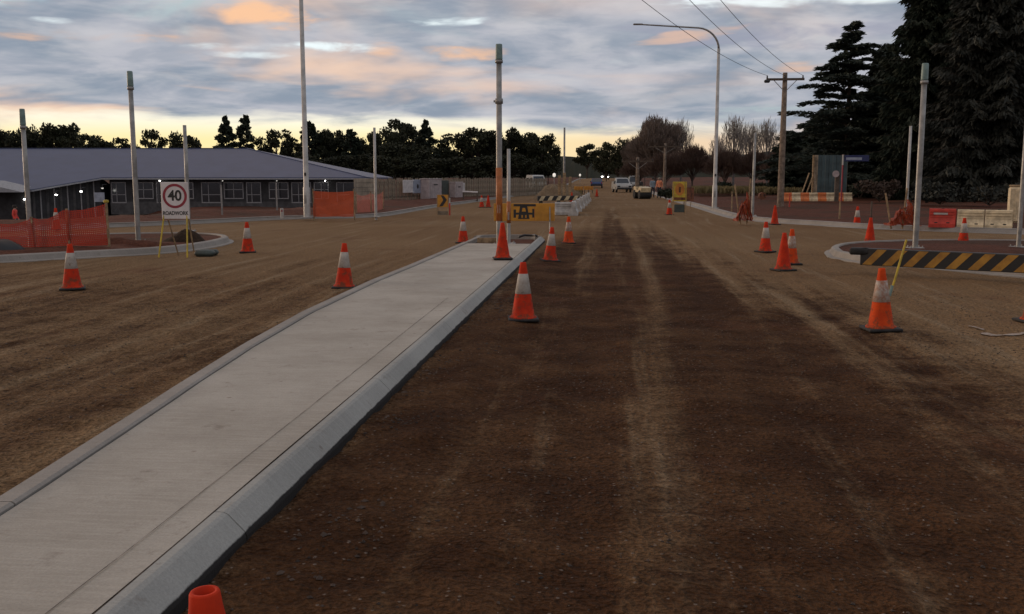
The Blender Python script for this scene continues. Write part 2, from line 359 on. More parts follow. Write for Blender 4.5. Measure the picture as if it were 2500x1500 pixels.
leaf_material('leaf_spruce', (.024, .027, .022), (.066, .068, .055))
leaf_material('leaf_brown', (.05, .034, .026), (.075, .052, .038))
leaf_material('leaf_dry', (.16, .13, .06), (.24, .19, .09))
M = MATS
# ------------------------------------------------------------------ mesh builder
class MB:
    def __init__(s): s.v = []; s.f = []; s.m = []; s.uv = {}
    def add(s, vs, fs, mi=0):
        o = len(s.v); s.v += [tuple(p) for p in vs]
        for f in fs: s.f.append(tuple(i + o for i in f)); s.m.append(mi)
        return s
    def box(s, c, d, rot=None, mi=0, taper=1.0):
        x, y, z = d[0] / 2, d[1] / 2, d[2] / 2; t = taper
        p = [(-x, -y, -z), (x, -y, -z), (x, y, -z), (-x, y, -z), (-x * t, -y * t, z), (x * t, -y * t, z), (x * t, y * t, z), (-x * t, y * t, z)]
        m = (rot if isinstance(rot, Matrix) else Euler(rot).to_matrix()) if rot is not None else Matrix.Identity(3)
        c = Vector(c)
        return s.add([m @ Vector(q) + c for q in p], [(0, 3, 2, 1), (4, 5, 6, 7), (0, 1, 5, 4), (1, 2, 6, 5), (2, 3, 7, 6), (3, 0, 4, 7)], mi)
    def bevbox(s, c, d, b, mi=0, rz=0):
        x, y, z = d[0] / 2, d[1] / 2, d[2] / 2
        ring = lambda i, zz: [(-x + i, -y + b, zz), (-x + b, -y + i, zz), (x - b, -y + i, zz), (x - i, -y + b, zz), (x - i, y - b, zz), (x - b, y - i, zz), (-x + b, y - i, zz), (-x + i, y - b, zz)]
        rings = [ring(b * .9, -z), ring(0, -z + b), ring(0, z - b), ring(b * .9, z)]
        m = Matrix.Rotation(rz, 3, 'Z'); c = Vector(c)
        vs = [m @ Vector(q) + c for r in rings for q in r]
        fs = [tuple(reversed(range(8))), tuple(range(24, 32))]
        for k in range(3):
            for i in range(8): j = (i + 1) % 8; fs.append((k * 8 + i, k * 8 + j, k * 8 + 8 + j, k * 8 + 8 + i))
        return s.add(vs, fs, mi)
    def tube(s, pts, rad, n=8, mi=0, cap=True):
        pts = [Vector(p) for p in pts]; rad = rad if hasattr(rad, '__len__') else [rad] * len(pts)
        vs = []; fs = []
        up = Vector((0, 0, 1)); d0 = (pts[1] - pts[0]).normalized()
        if abs(d0.z) > .9: up = Vector((1, 0, 0))
        for i, p in enumerate(pts):
            d = (pts[min(i + 1, len(pts) - 1)] - pts[max(i - 1, 0)]).normalized()
            a = d.cross(up)
            if a.length < 1e-4: a = d.cross(Vector((0, 1, 0)))
            a.normalize(); b = d.cross(a)
            for k in range(n):
                t = 2 * math.pi * k / n; vs.append(p + (a * math.cos(t) + b * math.sin(t)) * rad[i])
        for i in range(len(pts) - 1):
            for k in range(n):
                j = (k + 1) % n; fs.append((i * n + k, i * n + j, (i + 1) * n + j, (i + 1) * n + k))
        if cap: fs += [tuple(range(n))[::-1], tuple(range((len(pts) - 1) * n, len(pts) * n))]
        return s.add(vs, fs, mi)
    def lathe(s, prof, n=20, mi=0, c=(0, 0, 0), cap0=False, cap1=False):
        vs = []; fs = []
        for r, z in prof:
            for k in range(n):
                t = 2 * math.pi * k / n; vs.append((c[0] + r * math.cos(t), c[1] + r * math.sin(t), c[2] + z))
        for i in range(len(prof) - 1):
            for k in range(n):
                j = (k + 1) % n; fs.append((i * n + k, i * n + j, (i + 1) * n + j, (i + 1) * n + k))
        if cap0: fs.append(tuple(range(n))[::-1])
        if cap1: fs.append(tuple(range((len(prof) - 1) * n, len(prof) * n)))
        return s.add(vs, fs, mi)
    def prism(s, poly, axis_vec, mi=0):
        n = len(poly); a = Vector(axis_vec); p = [Vector(q) for q in poly]
        fs = [tuple(range(n))[::-1], tuple(range(n, 2 * n))] + [(i, (i + 1) % n, n + (i + 1) % n, n + i) for i in range(n)]
        return s.add(p + [q + a for q in p], fs, mi)
    def build(s, name, mats, parent=None, smooth_=False, loc=None, rz=None):
        me = bpy.data.meshes.new(name); me.from_pydata(s.v, [], s.f)
        mats = mats if isinstance(mats, (list, tuple)) else [mats]
        for m in mats: me.materials.append(M[m] if isinstance(m, str) else m)
        if len(mats) > 1: me.polygons.foreach_set('material_index', s.m)
        if smooth_: me.polygons.foreach_set('use_smooth', [True] * len(me.polygons))
        me.update()
        o = bpy.data.objects.new(name, me); C.objects.link(o)
        if parent is not None: o.parent = parent
        if loc is not None: o.location = loc
        if rz is not None: o.rotation_euler = (0, 0, rz)
        return o
def tag(o, label, cat, group=None):
    o['label'] = label; o['category'] = cat
    if group: o['group'] = group
    return o
def thing(name, label, cat, loc=(0, 0, 0), rz=0.0, group=None):
    o = bpy.data.objects.new(name, None); C.objects.link(o); o.empty_display_size = .2
    o.location = loc; o.rotation_euler = (0, 0, rz); return tag(o, label, cat, group)
def struct(o): o['kind'] = 'structure'; return o
def stuff(o): o['kind'] = 'stuff'; return o
def copy_part(src, parent, loc=None, rot=None, scale=None):
    c = src.copy(); C.objects.link(c); c.parent = parent
    if loc is not None: c.location = loc
    if rot is not None: c.rotation_euler = rot
    if scale is not None: c.scale = scale
    return c
def copy_tree(o, parent=None):
    c = o.copy(); C.objects.link(c); c.parent = parent
    for ch in o.children: copy_tree(ch, c)
    return c
def text_mesh(txt, size, mat_, parent, loc, rot, name='lettering', sx=1.0, bold=0.0):
    cu = bpy.data.curves.new('t', 'FONT'); cu.body = txt; cu.size = size; cu.align_x = 'CENTER'; cu.align_y = 'CENTER'; cu.extrude = .001
    cu.offset = bold
    o = bpy.data.objects.new('t', cu); C.objects.link(o)
    dg = bpy.context.evaluated_depsgraph_get(); me = bpy.data.meshes.new_from_object(o.evaluated_get(dg))
    bpy.data.objects.remove(o); me.materials.clear(); me.materials.append(M[mat_])
    ob = bpy.data.objects.new(name, me); C.objects.link(ob); ob.parent = parent
    ob.location = loc; ob.rotation_euler = rot; ob.scale = (sx, 1, 1); return ob
def resample(pts, step):
    pts = [Vector((p[0], p[1], 0)) for p in pts]; out = [pts[0]]
    for a, b in zip(pts, pts[1:]):
        n = max(1, int((b - a).length / step))
        for i in range(1, n + 1): out.append(a.lerp(b, i / n))
    return out
def chaikin(pts, it=2):
    pts = [Vector((p[0], p[1], 0)) for p in pts]
    for _ in range(it):
        q = [pts[0]]
        for a, b in zip(pts, pts[1:]): q += [a.lerp(b, .25), a.lerp(b, .75)]
        pts = q + [pts[-1]]
    return pts
def sweep(mb, path, prof, mi=0, zf=None, cap=True):
    n = len(prof); vs = []; fs = []
    for i, p in enumerate(path):
        d = (path[min(i + 1, len(path) - 1)] - path[max(i - 1, 0)]); d.z = 0; d.normalize()
        nr = Vector((d.y, -d.x, 0)); z0 = zf(p) if zf else 0
        for o, z in prof: vs.append((p.x + nr.x * o, p.y + nr.y * o, z + z0))
    for i in range(len(path) - 1):
        for k in range(n - 1): fs.append((i * n + k, i * n + k + 1, (i + 1) * n + k + 1, (i + 1) * n + k))
    if cap: fs += [tuple(range(n)), tuple(range((len(path) - 1) * n, len(path) * n))[::-1]]
    return mb.add(vs, fs, mi)
# value noise for relief
_T = rng.random((256, 256))
def vnoise(x, y):
    xi = np.floor(x).astype(int); yi = np.floor(y).astype(int); fx = x - xi; fy = y - yi
    fx = fx * fx * (3 - 2 * fx); fy = fy * fy * (3 - 2 * fy)
    a = _T[xi & 255, yi & 255]; b = _T[(xi + 1) & 255, yi & 255]; c = _T[xi & 255, (yi + 1) & 255]; d = _T[(xi + 1) & 255, (yi + 1) & 255]
    return (a * (1 - fx) + b * fx) * (1 - fy) + (c * (1 - fx) + d * fx) * fy - .5
def grid_obj(name, xs, ys, zfn, mat_, smooth_=True):
    X, Y = np.meshgrid(xs, ys); Z = zfn(X, Y); v = np.stack([X, Y, Z], -1).reshape(-1, 3)
    nx = len(xs); ny = len(ys); i = np.arange(nx * ny).reshape(ny, nx)
    f = np.stack([i[:-1, :-1], i[:-1, 1:], i[1:, 1:], i[1:, :-1]], -1).reshape(-1, 4)
    me = bpy.data.meshes.new(name); me.from_pydata(v.tolist(), [], f.tolist()); me.materials.append(M[mat_])
    if smooth_: me.polygons.foreach_set('use_smooth', [True] * len(me.polygons))
    o = bpy.data.objects.new(name, me); C.objects.link(o); return o
def ss(a, b, x): t = np.clip((x - a) / (b - a), 0, 1); return t * t * (3 - 2 * t)
def zr(y): return 1.5 * sstep(120, 270, y)
# ------------------------------------------------------------------ ground and road
def g_z(X, Y):
    z = -.55 - 4.5 * ss(12, 60, np.abs(X)) + 1.5 * ss(120, 270, Y) + .4 * vnoise(X * .02, Y * .02)
    return z
xs = np.concatenate([np.linspace(-3000, -150, 12), np.linspace(-120, 120, 49), np.linspace(150, 3000, 12)])
ys = np.concatenate([np.linspace(-300, -20, 5), np.linspace(0, 320, 65), np.linspace(360, 4000, 14)])
struct(grid_obj('ground', xs, ys, g_z, 'far_ground'))
def r_z(X, Y):
    near = ss(30, 6, np.hypot(X - 1, Y - 6) * .9)
    z = 1.5 * ss(120, 270, Y) + .045 * vnoise(X * 1.3, Y * .12) * near + .03 * vnoise(X * 4.1, Y * 3.3) * near + .024 * vnoise(X * 9.3, Y * 8.1) * near
    rut = np.exp(-((X + .15) / .22) ** 2) + np.exp(-((X - 1.45) / .24) ** 2) + .7 * np.exp(-((X - 2.6 - .02 * Y) / .2) ** 2)
    z -= .022 * rut * ss(60, 10, Y)
    # loose windrow beside the island kerb
    z += .028 * np.exp(-((X + 1.22) / .17) ** 2) * (1 + 1.6 * vnoise(X * 5, Y * 2.3)) * ss(40, 15, Y)
    return z
xs = np.concatenate([np.linspace(-70, -22, 12), np.arange(-21.4, -8.6, .6), np.linspace(-8.5, 8.5, 210), np.arange(9, 21, .6), np.linspace(22, 70, 12)])
ys = np.concatenate([np.linspace(-20, 1.5, 12), np.linspace(1.7, 16, 230), np.linspace(16.3, 45, 100), np.linspace(46, 600, 80)])
road_xs, road_ys = xs, ys
# verges: soil banks outside the kerbs
LV = chaikin([(-60, -4), (-32, 15), (-20.98, 27.5), (-17.2, 31.8), (-15.1, 35.1), (-13.9, 38.0), (-12.4, 39.7), (-10.9, 40.2), (-10.0, 42.0), (-10.0, 46), (-10.1, 52), (-10.1, 58), (-9.6, 66), (-9.2, 78), (-7.8, 116), (-7.4, 180), (-7.4, 320)], 2)
RV = chaikin([(5.2, 320), (5.2, 180), (5.0, 77.4), (5.36, 58.7), (5.4, 47.3), (5.5, 41.2), (6.25, 38.2), (7.65, 36.1), (8.6, 34.1), (10.2, 32.7), (12.7, 30.9), (40, 14)], 2)
LV = resample(LV, 1.5); RV = resample(RV, 1.5)
def clip_road():
    o = grid_obj('gravel_road', road_xs, road_ys, r_z, 'road'); me = o.data
    ly, lx_ = np.array([p.y for p in LV]), np.array([p.x for p in LV]); ry_, rx_ = np.array([p.y for p in RV][::-1]), np.array([p.x for p in RV][::-1])
    n = len(me.polygons); cv = np.zeros(n * 3); me.polygons.foreach_get('center', cv); cv = cv.reshape(-1, 3)
    inside = (cv[:, 0] > np.interp(cv[:, 1], ly, lx_) - 1.2) & (cv[:, 0] < np.interp(cv[:, 1], ry_, rx_) + 1.2)
    bm = bmesh.new(); bm.from_mesh(me); bm.faces.ensure_lookup_table()
    bmesh.ops.delete(bm, geom=[bm.faces[i] for i in np.nonzero(~inside)[0]], context='FACES'); bm.to_mesh(me); bm.free(); return struct(o)
clip_road()
OFF = [0, .25, .6, 1.2, 2, 3, 4.2, 5.6, 7.2, 9, 11, 13.5, 16, 19, 22, 26, 30, 35, 40, 46, 52, 60, 70, 85, 105, 135, 180, 260, 420]
def verge(name, path, dirv, zfn, mat_):
    vs = []; fs = []; n = len(OFF)
    for p in path:
        for o in OFF:
            x = p.x + dirv[0] * o; y = p.y + dirv[1] * o; vs.append((x, y, zfn(x, y, o)))
    for i in range(len(path) - 1):
        for k in range(n - 1): fs.append((i * n + k, i * n + k + 1, (i + 1) * n + k + 1, (i + 1) * n + k))
    b = MB(); b.add(vs, fs); return struct(b.build(name, mat_, smooth_=True))
def vn(x, y): return float(vnoise(np.array([x]), np.array([y]))[0])
def zl(x, y, o):
    az_ = math.degrees(math.atan2(x, y)) if y > 0 else -90
    fall = sstep(-13.8, -17.5, az_) * (sstep(2.5, 17, o) * 1.25 + 1.75 * sstep(9, 30, o) * sstep(-24.5, -28.5, az_)) * (1 - sstep(110, 220, o))
    rel = (.22 * vn(x * .35, y * .35) + .10 * vn(x * 1.1, y * 1.1)) * sstep(.4, 4, o)
    return .13 + zr(y) - fall + rel + .16 * math.exp(-((o - 4) / 2.2) ** 2) * (1 + vn(x * .5, y * .5))
def zv(x, y, o):
    rel = (.20 * vn(x * .35 + 9, y * .35) + .08 * vn(x * 1.2, y * 1.2)) * sstep(.4, 4, o)
    return .13 + zr(y) + rel + .25 * sstep(3, 25, o) * (1 - sstep(60, 120, o))
verge('verge_left', LV, (-1, .22), zl, 'red_soil')
verge('verge_right', RV, (1, .38), zv, 'red_soil')
def ground_left(x, y):
    best = min(((p.x + -1 * o - x) ** 2 + (p.y + .22 * o - y) ** 2, o) for p in LV[::2] for o in OFF)
    return zl(x, y, best[1])
def ground_right(x, y):
    best = min(((p.x + o - x) ** 2 + (p.y + .38 * o - y) ** 2, o) for p in RV[::2] for o in OFF)
    return zv(x, y, best[1])
KP = [(.16, -.05), (.16, .02), (.02, .03), (-.02, .13), (-.05, .15), (-.17, .15), (-.19, .13), (-.19, -.05)]   # kerb and channel profile; + towards the road
kb = MB(); sweep(kb, LV, KP, zf=lambda p: zr(p.y)); struct(kb.build('kerb_left', 'kerb_concrete'))
KPw = [(.42, -.05), (.42, .012), (.06, .02), (0, .12), (-.03, .145), (-.22, .15), (-.24, .13), (-.24, -.05)]
kb = MB(); sweep(kb, RV, KPw, zf=lambda p: zr(p.y)); struct(kb.build('kerb_right', 'kerb_concrete'))
hb = MB()   # far wooded rise that closes the road
for (d, a0, a1, h0) in ((820, -60, 60, 19), (640, -8, 16, 12)):
    n = 160; top = []; 
    for i in range(n + 1):
        a = R(a0 + (a1 - a0) * i / n); h = h0 + 7 * vn(i * .11, d) + 3 * vn(i * .5, d) + 2.2 * vn(i * 1.7, d)
        top.append((math.sin(a) * d, math.cos(a) * d, h))
    vs = [(x, y, -8) for x, y, h in top] + [(x * 1.04, y * 1.04, h) for x, y, h in top] + [(x * 1.3, y * 1.3, -8) for x, y, h in top]; m = n + 1
    hb.add(vs, [(i, i + 1, m + i + 1, m + i) for i in range(n)] + [(m + i, m + i + 1, 2 * m + i + 1, 2 * m + i) for i in range(n)])
soil_material('hill', (.03, .034, .026), (.05, .05, .036)); struct(hb.build('hills', 'hill', smooth_=True))
# ------------------------------------------------------------------ central traffic island
def lx(y):   # left outer edge of the island against distance
    return float(np.interp(y, [-8, 3, 4.3, 6.2, 6.7, 8.6, 10.9, 14.4, 17.1, 19.9, 26.5], [-2.4, -2.88, -2.97, -3.17, -3.23, -3.42, -3.57, -3.62, -3.57, -3.55, -3.5]))
YE = 23.3; XR = -1.83; ZT = .15
ib = MB(); ysl = [-8 + i * .5 for i in range(int((YE + 8) / .5) + 1)]; cols = 15
for i, y in enumerate(ysl):
    for k in range(cols):
        t = k / (cols - 1); x = (lx(y) + .15) * (1 - t) + (XR - .010) * t
        ib.v.append((x, y, ZT - .012 + .006 * vn(x * 2, y * 2)))
nsl = len(ysl)
for i in range(nsl - 1):
    for k in range(cols - 1): ib.f.append((i * cols + k, i * cols + k + 1, (i + 1) * cols + k + 1, (i + 1) * cols + k)); ib.m.append(0)
e0 = [(nsl - 1) * cols + k for k in range(cols)]
o0 = len(ib.v); ib.v += [(ib.v[i][0], ib.v[i][1], -.05) for i in e0]
for k in range(cols - 1): ib.f.append((e0[k], e0[k + 1], o0 + k + 1, o0 + k)); ib.m.append(0)
island = struct(ib.build('traffic_island', 'slab_concrete', smooth_=True))
# tooled joint running along the slab, a shallow dark groove
jb = MB()
path = [Vector((-2.0 - .01 * max(0, y - 4) + .005 * vn(y * 3, 1), y, 0)) for y in np.linspace(-6, 12.4, 60)]
sweep(jb, path, [(.0028, ZT - .0068), (.001, ZT - .008), (-.001, ZT - .008), (-.0028, ZT - .0068)], cap=False)
mat('joint_dirt', (.30, .262, .22), .9, .35, 5); jb.build('tooled_joint', 'joint_dirt', island)
mat('joint_brown', (.10, .075, .055), .95, .4, 9)
b = MB(); b.box((XR - .005, 7.5, ZT - .056), (.014, 31, .08)); b.build('joint_filler', 'joint_brown', island)
# kerb segments
def rp(): return [(-.0, -.1), (.0, ZT - .016), (.008, ZT - .006), (.048, ZT - .006), (.07, ZT - .016), (.150, .052), (.158, .03), (.160, -.1)]
y = -8.0; seg = 0
while y < 25.6:
    L = min(3.05, 25.8 - y); pts = [Vector((XR, y + .004 + (L - .008) * t, 0)) for t in np.linspace(0, 1, 5)]
    b = MB(); sweep(b, pts, rp()); b.build('kerb_segment', 'kerb_shaded_foot', island); y += 3.05
y = -8.0
while y < YE:
    L = min(3.05, YE - y); pts = [Vector((lx(yy) , yy, 0)) for yy in np.linspace(y + .004, y + L - .004, 7)]
    b = MB(); sweep(b, pts, [(-.06, -.1), (-.055, .03), (0, ZT - .02), (.02, ZT + .004), (.12, ZT + .006), (.137, ZT - .006), (.138, -.1)]); b.build('kerb_segment', 'kerb_concrete', island); y += 3.05
b = MB()   # rounded end of the island beyond the service pit
arc = [Vector((-2.68 + .88 * math.cos(t), 25.7 + .75 * math.sin(t), 0)) for t in np.linspace(0, math.pi, 17)]
sweep(b, arc, [(.09, -.1), (.08, .04), (.02, ZT), (-.02, ZT + .01), (-.14, ZT + .01), (-.15, -.1)]); b.build('end_kerb', 'kerb_concrete', island)
b = MB(); sweep(b, [Vector((-3.5, yy, 0)) for yy in np.linspace(23.4, 25.7, 6)], [(-.06, -.1), (-.05, .03), (0, ZT - .02), (.02, ZT + .004), (.12, ZT + .006), (.138, -.1)]); b.build('kerb_segment', 'kerb_concrete', island)
b = MB(); b.box((-2.66, 24.72, .02), (1.45, 2.6, .06)); b.build('soil_bed', 'red_soil', island)
b = MB(); b.box((-3.0, 24.35, .13), (.62, .09, .12), (0, 0, .03)); b.build('form_board', 'timber', island)
b = MB(); b.tube([(-2.33, 25.3, .16), (-2.2, 25.42, .2), (-2.0, 25.45, .19), (-1.92, 25.3, .21), (-1.85, 25.1, .2)], .03, 8); tag(b.build('black_hose', 'black_plastic', smooth_=True), 'short black hose lying across the open end of the concrete median', 'hose')
# ------------------------------------------------------------------ left and right islands
def kerbed_island(name, poly, soilmat, hump=.08):
    if sum(a[0] * c[1] - c[0] * a[1] for a, c in zip(poly, poly[1:] + poly[:1])) < 0: poly = poly[::-1]   # counter-clockwise: the profile's + side faces outward
    p = chaikin(poly + [poly[0]], 2); p = resample(p, .5)
    b = MB(); cx = sum(q.x for q in p) / len(p); cy = sum(q.y for q in p) / len(p)
    n = len(p); vs = []
    for t in (0.99, .9, .75, .55, .3, .08):
        for q in p:
            x = cx + (q.x - cx) * t; y_ = cy + (q.y - cy) * t; vs.append((x, y_, .12 + (hump * (1 - t) + .10 * vn(x * 1.3, y_ * 1.3)) * (1 if t < .95 else 0)))
    for r in range(5):
        for i in range(n - 1): b.f.append((r * n + i, r * n + i + 1, (r + 1) * n + i + 1, (r + 1) * n + i)); b.m.append(0)
    b.f.append(tuple(5 * n + i for i in range(n - 1))); b.m.append(0); b.v = vs
    o = struct(b.build(name, soilmat, smooth_=True))
    k = MB(); sweep(k, p, [(.14, -.05), (.13, .015), (.02, .03), (-.02, .13), (-.05, .15), (-.17, .15), (-.19, .10)], cap=False)
    k.build('kerb', 'kerb_concrete', o); return o
kerbed_island('traffic_island', [(-30, 6), (-16.3, 24.0), (-14.3, 26.2), (-12.6, 26.9), (-11.1, 26.5), (-10.0, 25.0), (-9.7, 22.6), (-10.0, 20.8), (-11.2, 19.55), (-12.2, 18.3), (-19, 9.6), (-26, 1)], 'red_soil')
kerbed_island('traffic_island', [(5.1, 23.0), (6.0, 24.6), (8.0, 25.7), (10.4, 25.9), (20, 22), (26, 12), (16, 7.5), (7.25, 17.2), (6.0, 18.85), (5.15, 19.7), (4.85, 21.2)], 'red_soil')
# ------------------------------------------------------------------ loose stones on the road
def stones(name, n, xr, yr, smin, smax, mat_, zf, bias=1.0):
    base = np.array([(1, 0, 0), (0, 1, 0), (-1, 0, 0), (0, -1, 0), (0, 0, .7), (0, 0, -.5)])
    fb = np.array([(0, 1, 4), (1, 2, 4), (2, 3, 4), (3, 0, 4), (1, 0, 5), (2, 1, 5), (3, 2, 5), (0, 3, 5)])
    x = rng.uniform(*xr, n); y = yr[0] + (yr[1] - yr[0]) * rng.random(n) ** bias
    keep = (vnoise(x * .9 + 7, y * .6) + .6 * vnoise(x * 3.1, y * 2.3)) > rng.uniform(-.25, .35, n); x, y = x[keep], y[keep]; n = len(x)
    z = zf(x, y); s = smin + (smax - smin) * rng.random(n) ** 3
    a = rng.uniform(0, 6.28, n); st = rng.uniform(.6, 1.5, n)
    v = base[None] * (1 + rng.uniform(-.3, .3, (n, 6, 3)))
    v = v * s[:, None, None]; v[..., 0] *= st[:, None]
    c, sn = np.cos(a)[:, None], np.sin(a)[:, None]
    vx = v[..., 0] * c - v[..., 1] * sn; vy = v[..., 0] * sn + v[..., 1] * c
    V = np.stack([vx + x[:, None], vy + y[:, None], v[..., 2] + z[:, None] + s[:, None] * .2], -1).reshape(-1, 3)
    F = (fb[None] + (np.arange(n) * 6)[:, None, None]).reshape(-1, 3)
    me = bpy.data.meshes.new(name); me.from_pydata(V.tolist(), [], F.tolist()); me.materials.append(M[mat_])
    o = bpy.data.objects.new(name, me); C.objects.link(o); stuff(o); return o
mat('stone_dark', (.075, .05, .036), .9, .4, 2)
g1 = stones('gravel', 22000, (-1.6, 6.5), (2.2, 15), .003, .012, 'stone_dark', r_z, 1.5); g1['label'] = 'dark brown gravel and clods strewn over the haul lane'; g1['category'] = 'gravel'
g2 = stones('gravel', 2000, (-1.6, 6.5), (2.2, 13), .0025, .0075, 'stone', r_z, 1.3); g2['label'] = 'pale stone chips scattered on the dark running lane'; g2['category'] = 'gravel'
g3 = stones('gravel', 9000, (-8.5, -3.7), (4, 16), .004, .014, 'stone_dark', r_z, 1.2); g3['label'] = 'brown gravel on the road left of the median'; g3['category'] = 'gravel'
g4 = stones('gravel', 6500, (-1.63, -1.05), (2, 16), .004, .02, 'stone_dark', r_z, 1.4); g4['label'] = 'loose clods heaped against the median kerb'; g4['category'] = 'gravel'
# ------------------------------------------------------------------ traffic cones
def make_cone(variant, band, lean=0):
    root = bpy.data.objects.new('traffic_cone', None); C.objects.link(root); root.empty_display_size = .2
    b = MB(); b.bevbox((0, 0, .0175), (.37, .37, .035), .012); b.build('base', 'black_rubber', root)
    H = .70; r0, r1 = .142, .034
    rad = lambda z: r0 + (r1 - r0) * ((z - .035) / (H - .035))
    b = MB(); b.lathe([(.165, .035), (.165, .045), (.150, .052), (rad(.07), .07), (rad(.3), .3), (rad(.5), .5), (rad(.66), .66), (r1 + .003, .695), (r1, .70), (r1 - .008, .70), (r1 - .010, .66), (r1, .5)], 28)
    b.build('body', variant, root, True)
    if band:
        b = MB(); b.lathe([(rad(.325) + .0005, .325), (rad(.325) + .003, .327), (rad(.565) + .003, .563), (rad(.565) + .0005, .565)], 28); b.build('reflective_band', band, root, True)
    return root
protoA = make_cone('cone_red', 'cone_band'); protoB = make_cone('cone_orange', 'cone_band_worn'); protoC = make_cone('cone_red', None)
used = set()
def cone(proto, loc, label, rz=0, tilt=(0, 0)):
    if proto.name not in used: used.add(proto.name); o = proto
    else: o = copy_tree(proto)
    o.location = loc; o.rotation_euler = (tilt[0], tilt[1], rz); tag(o, label, 'traffic cone', 'traffic cones set out around the road works'); return o
p = G(528, 1440, .7)
cone(protoC, (p.x, p.y, 0), 'nearest red cone, only its open top showing at the bottom edge beside the median kerb', .3, (0, -.04))
cone(protoA, G(1277, 782), 'large red and white cone standing close to the right side of the median kerb', .15)
cone(protoB, G(2150, 806), 'large orange cone with worn white band, beside the leaning yellow stake', .1, (0, -.03))
cone(protoA, G(177, 707), 'cone with white band alone on the far left road in front of the mesh fence', .5)
cone(protoA, G(840, 704), 'cone pushed up against the left kerb of the concrete median', .2, (0, .03))
cone(protoA, G(605, 617), 'cone standing off the rounded nose of the left soil island', .35)
p = G(1227, 633, ZT); cone(protoC, (p.x, p.y, ZT), 'dull red cone without a band on the median slab before the sleeved pole', .2)
cone(protoA, G(1343, 638), 'orange and white cone at the right kerb by the far end of the median', .3, (.03, .05))
cone(protoB, G(1388, 595), 'small cone right of the median end, below the white barriers', .1)
p = G(1140, 594, .0); cone(protoA, (p.x - .1, p.y, 0), 'cone at the left corner of the open end of the median', .0)
cone(protoC, G(1912, 661), 'plain red cone in front of another one on the right side of the gravel lane', .4)
cone(protoB, G(1931, 646), 'cone half hidden behind the plain red cone on the right', .1)
cone(protoA, G(1868, 616), 'cone with pale band, behind and left of the plain red pair', .6)
cone(protoA, G(2092, 553), 'tiny cone beside the right hand kerb below the red soil bank', .2)
cone(protoC, G(2123, 599), 'red cone just behind the left end of the black and yellow board', .2)
cone(protoA, G(2351, 600), 'pale red cone behind the black and yellow board, under the cream barriers', .2)
cone(protoB, G(2527, 787), 'orange cone cut off by the right edge of the picture', .2)
cone(protoC, G(1891, 549), 'pink red cone at the right kerb, left of the bare soil bank', .2)
cone(protoA, G(1634, 525), 'cone left of the far yellow sign board on the right of the road', .2)
cone(protoA, G(1176, 507), 'far cone right of the curve arrow sign, left one of the pair', .2)
cone(protoC, G(1192, 507), 'far cone right of the curve arrow sign, right one of the pair', .2)
p = G(139, 566); cone(protoA, (p.x, p.y, .05), 'white banded cone peeping over the orange mesh on the left', .2)
cone(protoC, G(1396, 494), 'far orange red cone beside the yellow and black barrier rail', .2)
cone(protoC, G(1457, 481), 'distant red cone at the far end of the white barrier row', .2)
# ------------------------------------------------------------------ poles
def signal_post(px, py, top, label, r=.065, z0=.13, cap=True, mat_='galv', collar=False, sleeve=None, base=None, rt=None):
    p = G(px, py, z0); Z = (p - Vector((0, 0, EYE))).dot(FW); h = zat(top, Z) - z0
    o = thing('signal_post', label, 'post', (p.x, p.y, z0), 0, 'bare traffic signal posts')
    b = MB(); hc = .36 if cap else 0
    b.lathe([(r, -.1), (r, h * .5), (rt or r * .92, h - hc * .8)], 16, cap1=True); b.build('shaft', mat_, o, True)
    b = MB(); b.bevbox((0, 0, .02), (.32, .32, .03), .008); b.build('base_plate', 'galv', o)
    for a in range(4):
        t = a * math.pi / 2 + .785; b = MB(); b.lathe([(.014, .03), (.014, .075)], 6, c=(.17 * math.cos(t), .17 * math.sin(t), 0), cap1=True); b.build('bolt', 'galv', o)
    b = MB(); b.bevbox((0, -r * .98, min(.9, h * .3)), (r * .9, .012, .2), .003); b.build('access_cover', 'galv', o)
    if cap:
        b = MB(); b.lathe([(r * 1.18, h - hc), (r * 1.22, h - hc * .95), (r * 1.12, h - .02), (r * .98, h)], 16, cap0=True, cap1=True); b.build('plastic_cap', 'cap_green', o, True)
        b = MB(); b.lathe([(r * 1.32, h - hc - .08), (r * 1.32, h - hc - .01)], 16, cap0=True, cap1=True); b.build('collar', 'galv', o, True)
    if collar:
        b = MB(); b.lathe([(r * 1.35, h * .71), (r * 1.35, h * .735)], 16, cap0=True, cap1=True); b.build('clamp', 'galv', o, True)
        b = MB(); b.box((-r * 1.5, 0, h * .722), (.05, .05, .05)); b.build('clamp_bolt', 'galv', o)
    if sleeve:
        b = MB(); b.lathe([(r * 1.12, zat(sleeve[1], Z) - z0), (r * 1.12, zat(sleeve[0], Z) - z0)], 16, cap0=True, cap1=True); b.build('sleeve', 'sleeve_orange', o, True)
    return o
signal_post(76, 606, 266, 'green capped signal post rising behind the orange mesh at the far left', .052)
signal_post(338, 592, 174, 'taller green capped signal post on the left soil island, left of the speed sign', .06)
signal_post(462, 566, 306, 'slim grey post standing directly behind the speed sign', .055, cap=False)
signal_post(918, 531, 312, 'slim pale post on the left verge, right of the orange panel', .055, cap=False, mat_='galv_light')
signal_post(1219, 601, 108, 'tall green capped post with orange sleeve at the end of the median', .07, z0=.06, collar=True, sleeve=(410, 540))
signal_post(1242, 597, 364, 'short thin post just right of the tall median post', .045, z0=.06, cap=False, mat_='galv_light', sleeve=(492, 545))
signal_post(1837, 529, 325, 'slim post on the right verge beside the crumpled orange mesh', .055, cap=False)
signal_post(2212, 524, 308, 'slim pale post in front of the dark conifers, left of the capped post', .06, cap=False, mat_='galv_light')
signal_post(2234, 608, 155, 'green capped signal post on the right island behind the striped board', .062)
signal_post(2486, 606, 250, 'thin post at the right edge beside the tall cream tank', .05, cap=False)
